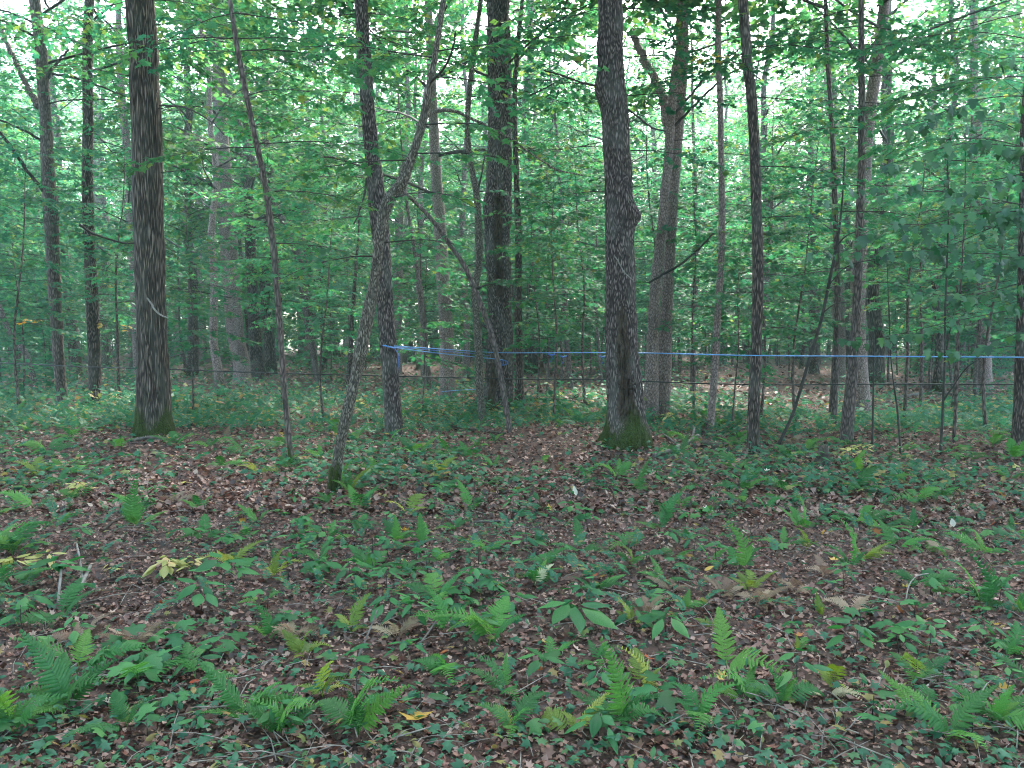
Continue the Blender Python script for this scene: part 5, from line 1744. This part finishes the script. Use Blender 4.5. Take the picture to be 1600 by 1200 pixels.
Y11, Y15, Y18, Y22 = (TREES[k]['Y'] for k in ('T11', 'T15', 'T18', 'T22'))
r18 = 0.30
main = line3("blue_tube", [at_y(598, 539.5, Y11 - 0.17), at_y(690, 545.5, 13.4), at_y(780, 551, Y15 - 0.55), at_y(870, 551, 14.6), at_y(948, 551, Y18 + 0.33), at_y(1005, 551.5, Y18 + 0.28),
                           at_y(1090, 553.5, Y22 - 0.1), at_y(1178, 555.5, Y22 - 0.18), at_y(1400, 557, Y22 - 0.9), at_y(1700, 559, Y22 - 1.8)], 0.0078, 'blue',
             "long bright blue tube stretched level past the trunks to the right edge")
line3("fitting", [at_y(1002, 551.5, Y18 + 0.28), at_y(1008, 551.6, Y18 + 0.28)], 0.02, 'black', None, parent=main)
line3("fitting", [at_y(618, 541.2, Y11 - 0.14), at_y(624, 541.6, Y11 - 0.14)], 0.018, 'bluedark', None, parent=main)
line3("blue_tube", [at_y(598, 539.8, Y11 - 0.19), at_y(640, 546.5, Y11), at_y(700, 553.5, 14.5), at_y(785, 562, Y15 - 0.5)], 0.0075, 'blue', "lower blue tube fanning from the ridged tree down to the scarred tree")
line3("blue_tube", [at_y(598, 540.2, Y11 - 0.20), at_y(660, 546, 13.6), at_y(740, 552.5, 15.2), at_y(765, 556, Y15 - 0.45)], 0.006, 'bluedark', "thin middle blue tube between the other two of the fan")
line3("blue_tube", [at_y(602, 541, Y11 - 0.2), at_y(616, 544, Y11 - 0.22), at_y(622, 552, Y11 - 0.2), at_y(623, 566, Y11 - 0.2), at_y(621, 580, Y11 - 0.2)], 0.007, 'bluedark', "short blue drop tube hanging down the right side of the ridged tree")


def coil():
    b = at_y(788, 566, Y15 - 0.42)
    t = empty("tube_coil", b, "tangle of looped blue tubing hung on the scarred tree", "tubing", "sap tubing lines")
    r = np.random.default_rng(3)
    for i in range(4):
        ax, az = r.uniform(0.04, 0.09), r.uniform(0.04, 0.08)
        th = np.linspace(0, 2 * PI, 18)
        P = np.stack([ax * np.cos(th) + r.normal(0, 0.03), 0.03 * np.sin(th * 2 + i) - 0.02 * i, az * np.sin(th) + r.normal(0, 0.02)], -1)
        V, Q, T_ = tube(P, np.full(18, 0.0055), 6, cap=False)
        ob("loop", mesh_np("loop", V, [Q], M['bluedark'], True), t)


coil()
for px, py, lab in [(862, 553, "dark blue clip on the main tube halfway to the mossy tree"), (880, 556, "second dark blue clip, right of the first on the main tube"), (942, 556, "dark blue clip beside the left side of the moss-footed tree")]:
    b = at_y(px, py, Y18 + (0.4 if px > 900 else 1.6))
    t = empty("tube_clip", b, lab, "clip", "sap tubing lines")
    mb = MB()
    mb.tube(np.array([(-0.06, 0, 0), (0, 0, -0.02), (0.06, 0, 0.0)]), np.array((0.009, 0.015, 0.009)), 7)
    ob("clip_body", mb.mesh("clip_body", M['bluedark'], True), t)
    mb = MB()
    mb.tube(np.array([(0, 0, -0.02), (0.01, 0, -0.08), (-0.02, 0.01, -0.13)]), np.array((0.006, 0.005, 0.005)), 6)
    ob("drop_tube", mb.mesh("drop_tube", M['bluedark'], True), t)
line3("black_pipe", [at_y(-80, 563, 19), at_y(0, 567, 18), at_y(130, 573, 17.2), at_y(262, 577, 16.5), at_y(430, 583, 16), at_y(590, 587, 15.5), at_y(720, 590, 16), at_y(830, 592.5, 16), at_y(955, 593, 15), at_y(1010, 596, 14.5), at_y(1180, 601, 14), at_y(1400, 600, 13.5), at_y(1700, 601, 13)],
      0.012, 'black', "thin black pipe running low across the woods behind the main trunks")
line3("pale_wire", [at_y(690, 612, 21), at_y(712, 610, 20.8), at_y(750, 608, 20.5), at_y(790, 607, 20)], 0.007, 'blue', "short bluish line low behind, left of the scarred tree")

# ------------------------------------------------------------------ haze
def haze():
    x0, x1, y0, y1, z0, z1 = -310, 310, -80, 410, -2.2, 42
    V = [(x, y, z) for z in (z0, z1) for y in (y0, y1) for x in (x0, x1)]
    Fq = [(0, 2, 3, 1), (4, 5, 7, 6), (0, 1, 5, 4), (2, 6, 7, 3), (0, 4, 6, 2), (1, 3, 7, 5)]
    m, nt, N, L, out = mat("haze_air")
    v = N.new("ShaderNodeVolumePrincipled")
    v.inputs["Color"].default_value = (0.55, 0.90, 0.82, 1)
    v.inputs["Density"].default_value = HAZE
    v.inputs["Anisotropy"].default_value = 0.2
    L.new(v.outputs[0], out.inputs["Volume"])
    o = ob("haze", mesh_np("haze", np.array(V, float), [np.array(Fq)], m))
    tag(o, "thin bluish haze in the air between the trees", None, None, "stuff")


if HAZE > 0:
    haze()
tot = sum(len(m.polygons) for m in bpy.data.meshes)
print("polys in unique meshes", tot, "objects", len(bpy.data.objects))
